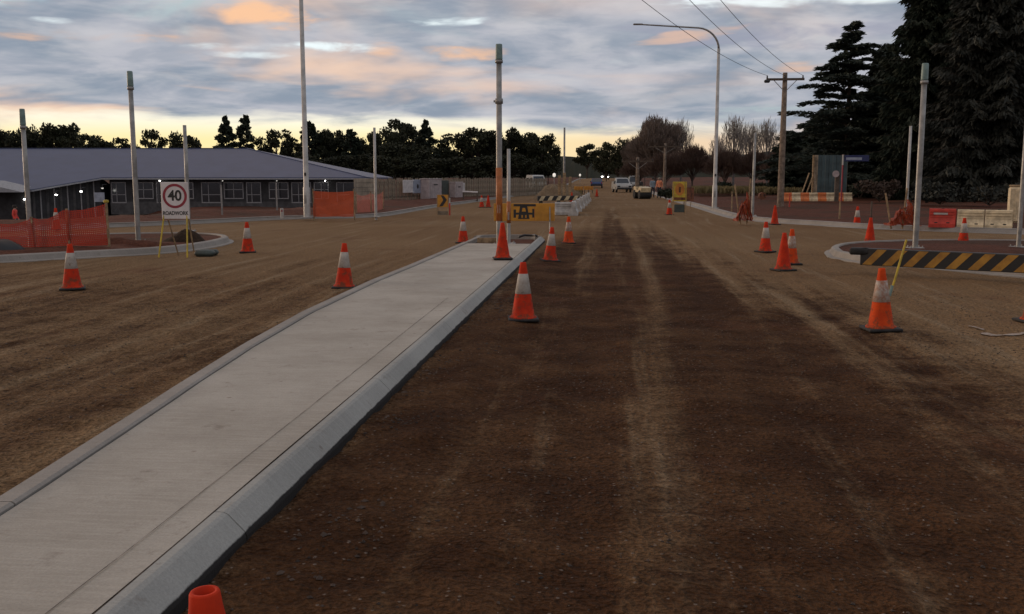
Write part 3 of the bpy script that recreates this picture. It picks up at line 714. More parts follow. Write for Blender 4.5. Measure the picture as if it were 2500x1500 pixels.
signal_post(1377, 480, 312, 'lone dark post far off left of the road end', .09, z0=.05, cap=False)
def light_column(px, py, h, label, armdir, L):
    p = G(px, py, .13); Z = (p - Vector((0, 0, EYE))).dot(FW); h = h or zat(66, Z)
    o = thing('street_light', label, 'street light', (p.x, p.y, .1), 0, 'tall white street light columns')
    b = MB(); b.lathe([(.135, 0), (.13, 1.2), (.105, 1.25), (.075, h - 1.2)], 18, cap1=True); b.build('column', 'galv_light', o, True)
    b = MB(); b.bevbox((0, 0, .02), (.45, .45, .05), .01); b.build('base_plate', 'galv', o)
    b = MB(); b.bevbox((-.02, -.128, .75), (.11, .02, .34), .006); b.build('access_cover', 'galv', o)
    b = MB(); b.bevbox((0, -.124, 1.75), (.09, .004, .13), .001); b.build('number_plate', 'sign_black', o)
    d = Vector(armdir).normalized(); pts = []
    for t in np.linspace(0, 1, 9):
        a = t * math.pi / 2 * .95; pts.append(Vector((0, 0, h - 1.25)) + d * (1.15 * (1 - math.cos(a))) + Vector((0, 0, 1.1 * math.sin(a))))
    for t in np.linspace(.25, 1, 4): pts.append(pts[8] + d * (L - 1.15) * t + Vector((0, 0, .18 * t)))
    b = MB(); b.tube(pts, list(np.linspace(.06, .035, len(pts))), 10); b.build('outreach_arm', 'galv', o, True)
    e = pts[-1]; b = MB()
    b.bevbox((0, 0, 0), (.5, .16, .08), .03); l = b.build('lantern', 'galv', o); l.location = e; l.rotation_euler = (0, 0, math.atan2(d.y, d.x))
    return o
light_column(750, 531, 11.2, 'tall white light column on the left verge beside the bright orange mesh panel', (1, .1, 0), 4.4)
light_column(1744, 508, None, 'tall white light column with curved arm reaching over the road on the right', (-1, -.1, 0), 4.3)
# power pole and wires
def power_pole(px, py, top, label, arm=1.95, r=.16, armpx=0, z0=.2):
    p = G(px, py, z0); Z = (p - Vector((0, 0, EYE))).dot(FW); h = zat(top, Z) - z0
    o = thing('power_pole', label, 'power pole', (p.x, p.y, z0), 0, 'timber power poles')
    b = MB(); b.lathe([(r * 1.15, -.2), (r, h * .5), (r * .75, h)], 14, cap1=True); b.build('pole', 'timber_pole', o, True)
    b = MB(); b.box((0, -.12, h - .35), (arm, .1, .12)); b.build('crossarm', 'timber_dark', o)
    for s in (-1, 1):
        b = MB(); b.tube([(s * arm * .3, -.12, h - .4), (0, -.1, h - 1.0)], .02, 6); b.build('brace', 'galv', o)
    for x in (-.48, -.02, .46):
        b = MB(); b.lathe([(.03, 0), (.05, .03), (.03, .07), (.045, .1), (.02, .15)], 10, c=(x * arm, -.12, h - .29), cap1=True); b.build('insulator', 'black_plastic', o, True)
    return o, p, h
po, pp, ph = power_pole(1905, 504, 178, 'timber power pole with crossarm in front of the left cedar')
b = MB(); b.bevbox((-.95, -.2, ph - .45), (.3, .2, .16), .05); b.build('floodlight', 'black_plastic', po)
power_pole(1622, 455, 350, 'distant power pole in front of the brown bare tree', 3.4, .14, z0=.9)
power_pole(1556, 450, 384, 'most distant power pole left of the brown hedge', 2.6, .14, z0=1.2)
for i, (xo, qx) in enumerate(((-.48, 1564), (-.02, 1681), (.46, 1757))):
    a = Vector((pp.x + xo * 1.95, pp.y - .12, .2 + ph - .15)); m = W(qx, -2, 31.0)
    e = a + (m - a) * 1.75; e.z = m.z + 1.6
    t1 = (m - a).length / (e - a).length; sag = (a.z + (e.z - a.z) * t1 - m.z) / (4 * t1 * (1 - t1)); pts = []
    for t in np.linspace(0, 1, 30):
        q = a.lerp(e, t); q.z -= sag * 4 * t * (1 - t); pts.append(q)
    b = MB(); b.tube(pts, .010, 5)
    tag(b.build('power_line', 'wire', smooth_=True), ('leftmost', 'middle', 'rightmost')[i] + ' of the three wires running from the timber crossarm up across the sky', 'wire', 'overhead wires')
# ------------------------------------------------------------------ signs
def face(p): return math.atan2(p.x, -(p.y)) * 0  # signs face straight down the road
def fill(poly, z=0): return [(x, y, z) for x, y in poly]
def plate(b, cx, cz, w, h, y, t=.004, mi=0): b.box((cx, y, cz), (w, t, h), mi=mi)
# 40 sign
p = G(421, 628); Z = (p - Vector((0, 0, EYE))).dot(FW); zt, zb = zat(445, Z), zat(535, Z); w = 67 / FPX * Z; rz = YAW * .9
sg = thing('speed_sign', 'white roadwork speed sign reading 40 in a red ring on a yellow folding stand', 'speed sign', (p.x + .12, p.y, 0), rz)
b = MB(); b.bevbox((0, 0, (zt + zb) / 2), (w, .02, zt - zb), .008); b.build('panel', 'sign_white', sg)
ring = []; cz = zt - w * .50; r1, r2 = w * .44, w * .35
b = MB(); b.lathe([(r2, 0), (r1, 0), (r1, .003), (r2, .003), (r2, 0)], 40); o = b.build('red_ring', 'sign_red', sg); o.rotation_euler = (math.pi / 2, 0, 0); o.location = (0, -.0105, cz)
text_mesh('40', w * .52, 'sign_black', sg, (0, -.0125, cz), (math.pi / 2, 0, 0), 'numerals', .95, .008)
text_mesh('ROADWORK', w * .19, 'sign_black', sg, (0, -.0125, zb + (zt - zb) * .155), (math.pi / 2, 0, 0), 'lettering', .82, .003)
for sx in (-1, 1):
    b = MB(); b.tube([(sx * w * .40, .03, zb + .25), (sx * w * .62 if sx < 0 else sx * w * .42, -.12, 0)], .018, 8); b.build('leg', 'sign_lime', sg)
    b = MB(); b.tube([(sx * w * .40, .04, zb + .2), (sx * w * .3, .55, 0)], .016, 8); b.build('leg', 'timber', sg)
b = MB(); b.tube([(-w * .45, .02, zb + .02), (w * .45, .02, zb + .02)], .015, 8); b.build('crossbar', 'sign_black', sg)
b = MB(); b.v = []; 
for i in range(2): b.bevbox((.30 + .0 * i, .1 + i * .25, .07), (.42, .26, .13), .05, rz=.2 * i)
tag(b.build('sandbag', 'panel_green', loc=(p.x + .35, p.y + .1, 0), rz=rz, smooth_=True), 'dark sandbags at the right foot of the speed sign', 'sandbag')
# main yellow board
p = P(1280, 31.0); Z = 31.0; zt, zb = zat(497, Z), zat(540, Z); w = 148 / FPX * Z
sg = thing('road_sign', 'wide yellow road works board with black symbol behind the median poles', 'road sign', (p.x, p.y, 0), YAW)
b = MB(); b.bevbox((0, 0, (zt + zb) / 2), (w, .03, zt - zb), .01); b.build('panel', 'sign_yellow', sg)
b = MB(); b.box((w * .17, -.0165, (zt + zb) / 2 - .005), (w * .012, .003, (zt - zb) * .96)); b.build('panel_joint', 'sign_orange', sg)
hh = zt - zb; k = w / 148.0; zz = lambda py: zat(py, Z)
b = MB(); sx = lambda px: (px - 1281) * k
b.box((sx(1282), -.017, zz(501.5)), (k * 54, .004, k * 5.5))
b.prism([(sx(1271), -.019, zz(503)), (sx(1288), -.019, zz(503)), (sx(1294), -.019, zz(535)), (sx(1266), -.019, zz(535))], (0, .004, 0))
b.box((sx(1258), -.017, zz(522)), (k * 6, .004, k * 20)); b.box((sx(1303), -.017, zz(521)), (k * 5, .004, k * 21))
b.box((sx(1281), -.0175, zz(522)), (k * 45, .004, k * 5))
b.build('black_symbol', 'sign_black', sg)
b = MB(); b.prism([(sx(1277), -.0205, zz(508)), (sx(1283), -.0205, zz(508)), (sx(1285), -.0205, zz(517)), (sx(1275), -.0205, zz(517))], (0, .001, 0))
b.box((sx(1276), -.0205, zz(529)), (k * 3.5, .002, k * 7)); b.box((sx(1285), -.0205, zz(529)), (k * 3.5, .002, k * 7)); b.build('symbol_opening', 'sign_yellow', sg)
for s in (-.42, .42):
    b = MB(); b.tube([(w * s, .02, zt - .03), (w * s, -.2, 0)], .018, 8); b.build('leg', 'galv', sg)
    b = MB(); b.tube([(w * s, .03, zt - .08), (w * s, .45, 0)], .016, 8); b.build('leg', 'galv', sg)
# curve arrow sign
p = G(1081, 525); Z = (p - Vector((0, 0, EYE))).dot(FW); zt, zb = zat(476, Z), zat(506, Z); w = 28 / FPX * Z
sg = thing('arrow_sign', 'small yellow sign with thick black curve arrow in front of the paling fence', 'road sign', p, YAW)
b = MB(); b.bevbox((0, 0, (zt + zb) / 2), (w, .02, zt - zb), .006); b.build('panel', 'sign_yellow', sg)
b = MB(); c0 = (zt + zb) / 2; q = w / 2
b.prism([(-q * .3, -.012, c0 + q * .95), (q * .15, -.012, c0 + q * .95), (q * .75, -.012, c0 + q * .2), (0, -.012, c0 - q * .9), (-q * .6, -.012, c0 - q * .95), (q * .1, -.012, c0 + q * .15)], (0, -.003, 0)); b.build('arrow', 'sign_black', sg)
b = MB(); b.box((0, 0, zb - .28), (w * .9, .015, .2)); b.build('lower_panel', 'paling', sg)
for s in (-1, 1):
    b = MB(); b.tube([(s * w * .45, 0, zt), (s * w * .5, -.08, 0)], .015, 6); b.build('leg', 'timber', sg)
    b = MB(); b.tube([(s * w * .45, .02, zt - .1), (s * w * .45, .35, 0)], .014, 6); b.build('leg', 'timber', sg)
# far multi-message sign on the right and its neighbour
p = G(1658, 527); Z = (p - Vector((0, 0, EYE))).dot(FW); zt, zb = zat(444, Z), zat(492, Z); w = 34 / FPX * Z
sg = thing('road_sign', 'upright yellow sign on a stand at the right side of the far road', 'road sign', p, 0)
b = MB(); b.bevbox((0, 0, (zt + zb) / 2), (w, .025, zt - zb), .008); b.build('panel', 'sign_lime', sg)
b = MB(); b.lathe([(0.001, 0), (w * .33, 0), (w * .33, .004), (.001, .004)], 20); o = b.build('orange_symbol', 'sign_orange', sg); o.rotation_euler = (math.pi / 2, 0, 0); o.location = (0, -.013, (zt + zb) / 2 + .1); o.scale = (1, 1.35, 1)
b = MB(); b.box((0, -.016, zb + .12), (w * .8, .004, .12)); b.box((0, -.019, (zt + zb) / 2 + .08), (w * .14, .004, .25)); b.build('black_marks', 'rust', sg)
b = MB(); b.bevbox((0, 0, zb - .32), (w * .72, .02, .36), .006); b.build('lower_panel', 'panel_green', sg)
for s in (-1, 1):
    b = MB(); b.tube([(s * w * .42, 0, zt - .05), (s * w * .46, -.15, 0)], .016, 6); b.build('leg', 'timber', sg)
    b = MB(); b.tube([(s * w * .42, .02, zt - .1), (s * w * .42, .5, 0)], .016, 6); b.build('leg', 'timber', sg)
p = P(1684, 50.0, .13); zt, zb = zat(458, 50), zat(492, 50)
sg = thing('road_sign', 'dull orange board leaning just right of the far yellow sign', 'road sign', p, .35)
b = MB(); b.bevbox((0, 0, (zt + zb) / 2 - .13), (.5, .03, zt - zb), .008); b.build('panel', 'rust', sg)
for s in (-1, 1): b = MB(); b.tube([(s * .2, .02, 1.1), (s * .2, .3, 0)], .018, 6); b.build('leg', 'timber', sg)
# site notice on posts by the left building, street name sign, round sign
p = P(240, 58.0); z0 = -1.5
sg = thing('notice_board', 'small white notice on two posts near the left wing of the building', 'notice board', (p.x, p.y, z0), YAW)
b = MB(); b.bevbox((0, 0, zat(482, 58) - z0), (.62, .03, .56), .008); b.build('panel', 'panel_blue', sg)
for s in (-1, 1): b = MB(); b.box((s * .24, .03, .75), (.05, .05, 1.5)); b.build('post', 'galv', sg)
p = P(2056, 57.0, .35); ztop = zat(378, 57)
sg = thing('street_sign', 'street name blade in dark blue on a red and white post before the conifers', 'street sign', p, 0)
b = MB(); b.lathe([(.045, 0), (.045, ztop - .35)], 10, cap1=True); b.build('post', 'sign_red', sg)
b = MB(); b.lathe([(.050, ztop - .95), (.050, ztop - .36)], 10, cap0=True, cap1=True); b.build('white_sleeve', 'plastic_white', sg)
b = MB(); b.bevbox((.78, 0, zat(387, 57) - .35), (1.4, .03, .36), .01); b.build('blade', 'sign_blue', sg)
b = MB(); b.bevbox((.62, -.018, zat(388, 57) - .35), (.9, .006, .15), .002); b.build('white_strip', 'panel_blue', sg)
p = P(2044, 58.0, .3)
sg = thing('round_sign', 'round pale red disc on a thick dark timber post before the teal hoarding', 'sign', p, 0)
b = MB(); b.box((0, 0, .85), (.24, .2, 1.7)); b.build('post', 'timber_dark', sg)
b = MB(); b.lathe([(.001, 0), (.2, 0), (.2, .02), (.001, .02)], 20); o = b.build('disc', 'panel_pink', sg); o.rotation_euler = (math.pi / 2, 0, 0); o.location = (-.12, -.13, zat(425, 58) - .3)
# ------------------------------------------------------------------ barriers
def striped_board(a, e, z0, h, label, n, mats, name='barrier_board', thick=.10, legs=True, lean=.5, feet=None):
    a = Vector(a); e = Vector(e); d = e - a; L = d.length; rz = math.atan2(d.y, d.x)
    o = thing(name, label, 'barrier board', (a.x, a.y, 0), rz)
    b = MB(); b.bevbox((L / 2, 0, z0 + h / 2), (L, thick, h), .012); b.build('board', mats[0], o)
    p_ = L / n
    for i in range(n):
        b = MB(); x = i * p_ + p_ * .12
        b.prism([(x, -thick / 2 - .002, z0 + .012), (x + p_ * .46, -thick / 2 - .002, z0 + .012), (x + p_ * .46 + h * lean, -thick / 2 - .002, z0 + h - .012), (x + h * lean, -thick / 2 - .002, z0 + h - .012)], (0, -.003, 0))
        b.build('stripe', mats[1], o)
    for t in (feet or ((.08, .5, .92) if legs else ())):
        b = MB(); b.box((L * t, 0, z0 / 2), (.06, .3, z0)); b.build('foot', 'black_rubber', o)
    return o
a = G(2106, 648, .16); e = a + (G(2500, 668, .16) - a) * 1.35
striped_board((a.x, a.y + .12, 0), (e.x, e.y + .12, 0), .16, .30, 'long black board with yellow diagonal stripes lying on the right island kerb', 10, ('sign_black', 'stripe_yellow'), thick=.16, lean=.85, legs=False)
b = MB(); b.bevbox((a.x - .02, a.y + .16, .40), (.34, .3, .12), .03, rz=-.3); tag(b.build('sandbag', 'black_rubber', smooth_=True), 'black sandbag on the left end of the striped board', 'sandbag')
a = P(1312, 60); e = P(1414, 62); striped_board((a.x, a.y, 0), (e.x, e.y, 0), zat(491, 60), .30, 'short yellow and black striped rail across the far median', 5, ('sign_black', 'paint_cream'), lean=.7)
for i, (x0, x1, Z, lab) in enumerate(((1402, 1424, 104, 'left of the two far yellow boards beyond the striped rail'), (1426, 1448, 108, 'right of the two far yellow boards beyond the striped rail'))):
    a = P(x0, Z); e = P(x1, Z); striped_board((a.x, a.y, 0), (e.x, e.y, 0), .38, .42, lab, 3, ('sign_yellow', 'sign_orange'))
def water_barrier(L, H, matn, holes=True):
    """plastic barrier module along local x, with waisted section, ribs and fork holes"""
    root = bpy.data.objects.new('water_barrier', None); C.objects.link(root); root.empty_display_size = .2
    prof = [(-.22, 0), (-.22, .12), (-.13, .26), (-.10, H * .6), (-.09, H - .03), (-.06, H), (.06, H), (.09, H - .03), (.10, H * .6), (.13, .26), (.22, .12), (.22, 0)]
    b = MB(); b.prism([(-L / 2 + .01, y, z) for y, z in prof], (L - .02, 0, 0)); b.build('shell', matn, root)
    for z in (H * .55, H * .70, H * .85):
        b = MB(); b.bevbox((0, -.105, z), (L * .9, .03, .035), .008); b.build('rib', matn, root)
    if holes:
        for x in (-.22, .22):
            b = MB(); b.bevbox((x * L, -.185, .13), (.11, .05, .085), .015); h = b.build('fork_slot', 'black_rubber', root); h.rotation_euler = (0, 0, 0)
    b = MB(); b.lathe([(.045, H), (.045, H + .025)], 12, cap1=True); b.build('filler_cap', 'black_rubber', root)
    b = MB(); b.box((L / 2 - .005, 0, H * .5), (.03, .06, H * .8)); b.build('hinge_lug', matn, root)
    return root
def put(root, loc, rz, label, group, cat='barrier'):
    root.location = loc; root.rotation_euler = (0, 0, rz); return tag(root, label, cat, group)
GB = 'plastic water barriers'
A = G(2266, 556, .1); Bq = G(2456, 560, .1); d = Bq - A; rz = math.atan2(d.y, d.x); L = d.length; n_ = d.normalized()
red = water_barrier(L * .355, .60, 'plastic_red'); put(red, A + n_ * L * .18 + Vector((0, 0, .02)), rz, 'bright red plastic barrier at the left of the cream ones, before the conifers', GB)
b = MB(); b.box((-.05, -.125, .44), (.42, .012, .06)); b.build('white_marking', 'plastic_white', red)
cr = water_barrier(L * .35, .60, 'plastic_cream'); put(cr, A + n_ * L * .545 + Vector((0, 0, .0)), rz, 'cream plastic barrier touching the red one', GB)
c2 = copy_tree(cr); put(c2, A + n_ * L * .90, rz, 'cream plastic barrier next to the tall tank at the right edge', GB)
p = G(2476, 548, .1); tk = thing('tank', 'tall cream plastic tank with lid behind the thin post at the right edge', 'tank', p, rz)
b = MB(); b.bevbox((0, 0, .68), (.50, .46, 1.25), .07); b.build('body', 'plastic_cream', tk, False)
b = MB(); b.bevbox((0, 0, 1.33), (.46, .42, .07), .02); b.build('lid', 'timber', tk)
for x in (-.16, .0, .16): b = MB(); b.bevbox((x, -.235, .68), (.05, .02, 1.0), .006); b.build('rib', 'plastic_cream', tk)
# white barrier row along the far median
wb = water_barrier(2.0, .62, 'plastic_white', False); lab = ['nearest', 'second', 'third', 'fourth', 'fifth', 'sixth']
for i in range(6):
    o = wb if i == 0 else copy_tree(wb)
    put(o, (-1.62 + .03 * i, 45.5 + i * 5.2, 0), math.pi / 2 + .02, lab[i] + ' white barrier in the row leading up the far median', GB); o.scale = (1.6, 1, 1)
ew = water_barrier(.9, .58, 'plastic_white', False); q = P(1379, 44.5); put(ew, (q.x, q.y, .02), YAW, 'white barrier turned sideways beside the end of the wide yellow board', GB)
# orange and white barrier line on the right bank
ob = water_barrier(.62, .52, 'plastic_orange', False); pb = water_barrier(.62, .52, 'plastic_cream', False)
for i in range(8):
    src = ob if i % 2 == 0 else pb; o = src if i < 2 else copy_tree(src)
    q = P(1922 + i * 21, 60, .28); put(o, q, .02, ('orange' if i % 2 == 0 else 'cream') + ' low barrier before the teal hoarding, number %s from the left of its colour' % ('one', 'two', 'three', 'four')[i // 2], GB)
# ------------------------------------------------------------------ orange mesh
def mesh_fence(pts, h, label, netmat, sag=.06, stakes=None, post_h=.12, top=None, group='orange safety mesh', wave=.05):
    pts = [Vector(p_) for p_ in pts]; o = thing('safety_mesh', label, 'safety mesh', pts[0], 0, group); org = pts[0]
    seg = []; acc = 0
    for a, c in zip(pts, pts[1:]):
        n = max(4, int((c - a).length / .12))
        for i in range(n + (1 if c is pts[-1] else 0)):
            t = i / n; q = a.lerp(c, t); seg.append((q, t, acc + (c - a).length * t))
        acc += (c - a).length
    NV = 9; vs = []; fs = []; uv = []
    for q, t, s_ in seg:
        hh_ = h(s_) if callable(h) else h
        for k in range(NV):
            u_ = k / (NV - 1); off = wave * math.sin(s_ * 3.1 + u_ * 2.2) + wave * 1.6 * vn(s_ * 2.3, u_ * 3 + 5)
            zz_ = q.z + .03 + (hh_ - sag * math.sin(math.pi * t)) * u_ + .02 * vn(s_ * 4, u_)
            vs.append((q.x - org.x + off * .3, q.y - org.y + off, zz_ - org.z)); uv.append((s_, u_ * hh_))
    for i in range(len(seg) - 1):
        for k in range(NV - 1): fs.append((i * NV + k, (i + 1) * NV + k, (i + 1) * NV + k + 1, i * NV + k + 1))
    b = MB(); b.add(vs, fs); m = b.build('net', netmat, o, True); me = m.data; ul = me.uv_layers.new(name='UVMap')
    for l in me.loops: ul.data[l.index].uv = uv[l.vertex_index]
    acc = 0
    for i, q in enumerate(pts):
        if i: acc += (q - pts[i - 1]).length
        hh_ = h(acc) if callable(h) else h
        b = MB(); r = q - org; b.tube([r + Vector((.02, .05, -.15)), r + Vector((.0, .05, hh_ + post_h))], .03, 6); b.build('stake', stakes or 'timber', o)
    return o
a = G(262, 602, .15); m1 = G(165, 604, .15); m2 = G(78, 607, .15); e = a + (m2 - a) * 1.7
mf = mesh_fence([a, m1, m2, e], lambda s_: .95 - .33 * sstep(0, 1.9, s_), 'sagging orange mesh fence on the left soil island below the capped post', 'orange_net', .10, post_h=.05)
b = MB(); b.lathe([(.01, .06), (.06, .05), (.06, 0), (.01, -.01)], 10, c=(0, .05, 1.0)); b.build('stake_cap', 'sign_lime', mf)
q1 = G(765, 531, .13); q2 = G(864, 531, .13)
mesh_fence([q1, q2], 1.02, 'bright orange mesh panel at the foot of the left light column', 'bright_net', .04, wave=.02)
q1 = G(869, 522, .13); q2 = G(905, 519, .13); q3 = G(935, 512, .13)
mesh_fence([q1, q2, q3], .85, 'faded pink mesh right of the bright orange panel', 'pale_net', .10)
def crumple(px, py, w, h, label, n=3, tall=None):
    p_ = G(px, py, .15); o = thing('safety_mesh', label, 'safety mesh', p_, 0, 'orange safety mesh'); NU, NVV = 26, 12; vs = []; fs = []; uv = []
    for i in range(NU):
        for k in range(NVV):
            u_ = i / (NU - 1) - .5; v_ = k / (NVV - 1); hgt = h * (1 - 1.5 * abs(u_ + .12 * math.sin(v_ * 5)) + .5 * vn(i * .4, 3)) * v_
            vs.append((u_ * w * (1 - .35 * v_), .25 * vn(i * .5, k * .6) + .18 * math.sin(i * .9 + k), max(.01, hgt + .12 * vn(i * .7, k * .7)))); uv.append((u_ * w, v_ * h))
    for i in range(NU - 1):
        for k in range(NVV - 1): fs.append((i * NVV + k, (i + 1) * NVV + k, (i + 1) * NVV + k + 1, i * NVV + k + 1))
    b = MB(); b.add(vs, fs); m = b.build('net', 'bright_net', o, True); ul = m.data.uv_layers.new(name='UVMap')
    for l in m.data.loops: ul.data[l.index].uv = uv[l.vertex_index]
    for i in range(n):
        x = (i - (n - 1) / 2) * w * .3; b = MB(); b.tube([(x, .05, -.1), (x + (-.25 if i == 0 else .08) * (tall or 1), .0, h * (1.25 + .2 * (i == 1)))], .03, 6); b.build('stake', 'timber', o)
    return o
crumple(1816, 541, .75, 1.05, 'crumpled orange mesh round stakes beside the slim right verge post', 2)
crumple(2204, 552, 1.15, .85, 'heap of orange mesh with leaning stakes left of the red barrier', 3)
# single stakes
for px, py, top, matn, lab in ((1786, 522, 468, 'timber', 'thin pale stake on the red bank right of the white light column'), (1927, 512, 472, 'plastic_red', 'red painted stake near the power pole foot'), (2049, 542, 492, 'timber', 'pale stake in the red bank below the street sign'), (2126, 545, 492, 'timber_dark', 'dark stake in the red bank before the conifers'), (543, 534, 452, 'galv', 'thin steel picket in front of the building, right of the speed sign'), (677, 528, 446, 'galv', 'thin steel picket in front of the building, left of the white light column')):
    z0 = .05; p = G(px, py, z0); Z = (p - Vector((0, 0, EYE))).dot(FW); b = MB(); b.box((0, 0, (zat(top, Z) - z0) / 2 - .1), (.06, .05, zat(top, Z) - z0 + .2), taper=.8)
    tag(b.build('stake', matn, loc=(p.x, p.y, z0)), lab, 'stake', 'survey stakes and pickets')
p1 = G(2171, 722); top = W(2213, 586, (p1 - Vector((0, 0, EYE))).dot(FW) + .1)
st = thing('stake', 'thin yellow stake leaning to the right beside the large orange cone', 'stake', p1, 0, 'survey stakes and pickets')
b = MB(); b.tube([(0, 0, -.05), top - p1], .016, 6); b.build('shaft', 'sign_lime', st)
b = MB(); b.tube([(0, 0, -.02), (top - p1) * .18], .022, 6); b.build('green_foot', 'cap_green', st)
p = G(689, 532, .13); mp = thing('marker_post', 'short white marker post on the left verge kerb', 'marker post', p, 0)
b = MB(); b.bevbox((0, 0, .17), (.13, .06, .42), .02); b.build('post', 'plastic_white', mp)
b = MB(); b.bevbox((0, -.033, .27), (.07, .008, .07), .002); b.build('reflector', 'sign_red', mp)
p = G(1098, 526); rp_ = thing('marker_post', 'thin red and white post just right of the curve arrow sign', 'marker post', p, 0)
b = MB(); b.box((0, 0, .28), (.06, .06, .56)); b.build('lower_post', 'plastic_red', rp_); b = MB(); b.box((0, 0, .68), (.062, .062, .24)); b.build('upper_post', 'plastic_white', rp_)
# soil and sheet heaps
def heap(name, c, rx, ry, h, matn, label, cat, rough=.35, seed=0):
    b = MB(); NR, NA = 9, 28
    for r in range(NR):
        for a_ in range(NA):
            t = r / (NR - 1); an = 2 * math.pi * a_ / NA; x = rx * t * math.cos(an) * (1 + .25 * vn(math.cos(an) * 2 + seed, math.sin(an) * 2)); y_ = ry * t * math.sin(an)
            b.v.append((x, y_, h * (1 - t * t) ** .9 * (1 + rough * 2 * vn(x * 3 + seed, y_ * 3)) + .06 * h * vn(x * 9 + seed, y_ * 9) - .03 * t))
    for r in range(NR - 1):
        for a_ in range(NA): j = (a_ + 1) % NA; b.f.append((r * NA + a_, r * NA + j, (r + 1) * NA + j, (r + 1) * NA + a_)); b.m.append(0)
    return tag(b.build(name, matn, loc=c, smooth_=True), label, cat)
q = G(452, 590, .13); soil_material('dark_heap', (.028, .017, .011), (.05, .032, .02)); heap('soil_heap', (q.x, q.y, .12), .58, .5, .27, 'dark_heap', 'dark soil heap behind the speed sign on the left island', 'soil heap', seed=3)
q = G(300, 600, .13); heap('soil_heap', (q.x - .2, q.y + .3, .1), 1.6, .4, .16, 'red_soil', 'low red soil ridge on the left island between the mesh and the heap', 'soil heap', seed=8)
q = G(12, 610, .15); heap('plastic_sheet', (q.x - .1, q.y - .1, .13), .62, .4, .30, 'black_plastic', 'black plastic sheet bundled at the left edge under the mesh', 'plastic sheet', .2, 5)
q = P(1362, 78); heap('gravel_pile', (q.x, q.y, 0), 2.0, 1.7, 1.15, 'tan_soil', 'tan gravel pile left of the far road by the lone post', 'gravel pile', .3, 2)
for i, (px, zz0, hgt, lab) in enumerate(((1366, 77, 1.9, 'left of three timber posts standing against the tan pile'), (1378, 76, 2.1, 'middle of three timber posts standing against the tan pile'), (1392, 76, 1.8, 'right of three timber posts standing against the tan pile'))):
    q = P(px, zz0 - 2.0); b = MB(); b.bevbox((0, 0, hgt / 2), (.22, .2, hgt), .02); tag(b.build('timber_post', 'timber', loc=q), lab, 'post', 'timber posts')
q = P(1862, 66, .25); dr = thing('drum', 'rusty drum lying on the red bank left of the power pole', 'drum', q, 0); b = MB(); b.lathe([(.001, 0), (.24, 0), (.24, .25), (.255, .27), (.24, .29), (.24, .6), (.001, .6)], 18); o = b.build('shell', 'rust', dr, False); o.rotation_euler = (math.pi / 2, 0, 0); o.location = (0, .3, .24)
b = MB(); b.lathe([(.06, -.005), (.06, .01)], 10, cap0=True, cap1=True); o = b.build('bung', 'black_rubber', dr); o.rotation_euler = (math.pi / 2, 0, 0); o.location = (.1, -.3, .3)
# ring of chalk sprayed on the road at the right
def chalk_stroke(pts, w0):
    path = chaikin([G(px, py) for px, py in pts], 3); vs = []; n = len(path)
    for i, pnt in enumerate(path):
        d = path[min(i + 1, n - 1)] - path[max(i - 1, 0)]; nr = Vector((-d.y, d.x, 0)).normalized() * w0 * (1 + .9 * vn(i * .6, 2)) * math.sin(math.pi * (i + .6) / (n + .2)) ** .4
        for s in (-1, 1):
            x = pnt.x + nr.x * s; y_ = pnt.y + nr.y * s; vs.append((x, y_, float(r_z(np.array([x]), np.array([y_]))[0]) + .012))
    b = MB(); b.add(vs, [(2 * i, 2 * i + 1, 2 * i + 3, 2 * i + 2) for i in range(n - 1)]); struct(b.build('road_marking', 'chalk'))
chalk_stroke([(2364, 796), (2382, 800), (2402, 805)], .02); chalk_stroke([(2396, 813), (2430, 818), (2470, 820), (2520, 817), (2560, 808)], .045)
# ------------------------------------------------------------------ fence with palings and boards on it
FA = P(864, 61.0); FB = P(1335, 99.0); fd = FB - FA; FL = fd.length; frz = math.atan2(fd.y, fd.x)
fz0 = -.05
fn = thing('timber_fence', 'long weathered paling fence right of the building below the dark trees', 'fence', (FA.x, FA.y, fz0), frz)
pal = None; s_ = 3.1; i = 0
while s_ < FL:
    if pal is None:
        b = MB(); b.prism([(-.10, 0, 0), (.10, 0, 0), (.10, 0, 1.68), (.06, 0, 1.74), (-.06, 0, 1.74), (-.10, 0, 1.68)], (0, .022, 0)); pal = b.build('paling', 'paling', fn, loc=(s_, 0, 0))
    else: copy_part(pal, fn, (s_, .02 * (i % 2), 0), (0, random.uniform(-.012, .012), 0), (random.uniform(.8, 1.1), 1, random.uniform(.96, 1.03)))
    s_ += .30 if s_ < 12 else .26; i += 1
for z in (.45, 1.45): b = MB(); b.box((FL / 2 + 1.5, .075, z), (FL - 3, .05, .09)); b.build('rail', 'paling', fn)
for k in range(15): b = MB(); b.box((3 + k * (FL - 3.2) / 14, .15, .85), (.11, .11, 1.7)); b.build('post', 'timber_dark', fn)
for k in range(6): b = MB(); b.box((1.5, 0, .16 + k * .285), (3.0, .03, .265)); b.build('board', 'paling_board', fn)
def on_fence(px, off=-.12):
    best = min(np.linspace(0, FL, 800), key=lambda s: abs((FA + fd.normalized() * s - P(px, (FA + fd.normalized() * s).dot(FW))).length))
    q_ = FA + fd.normalized() * best; Z_ = q_.dot(FW); nrm = Vector((fd.y, -fd.x, 0)).normalized(); return q_ + nrm * -off, Z_
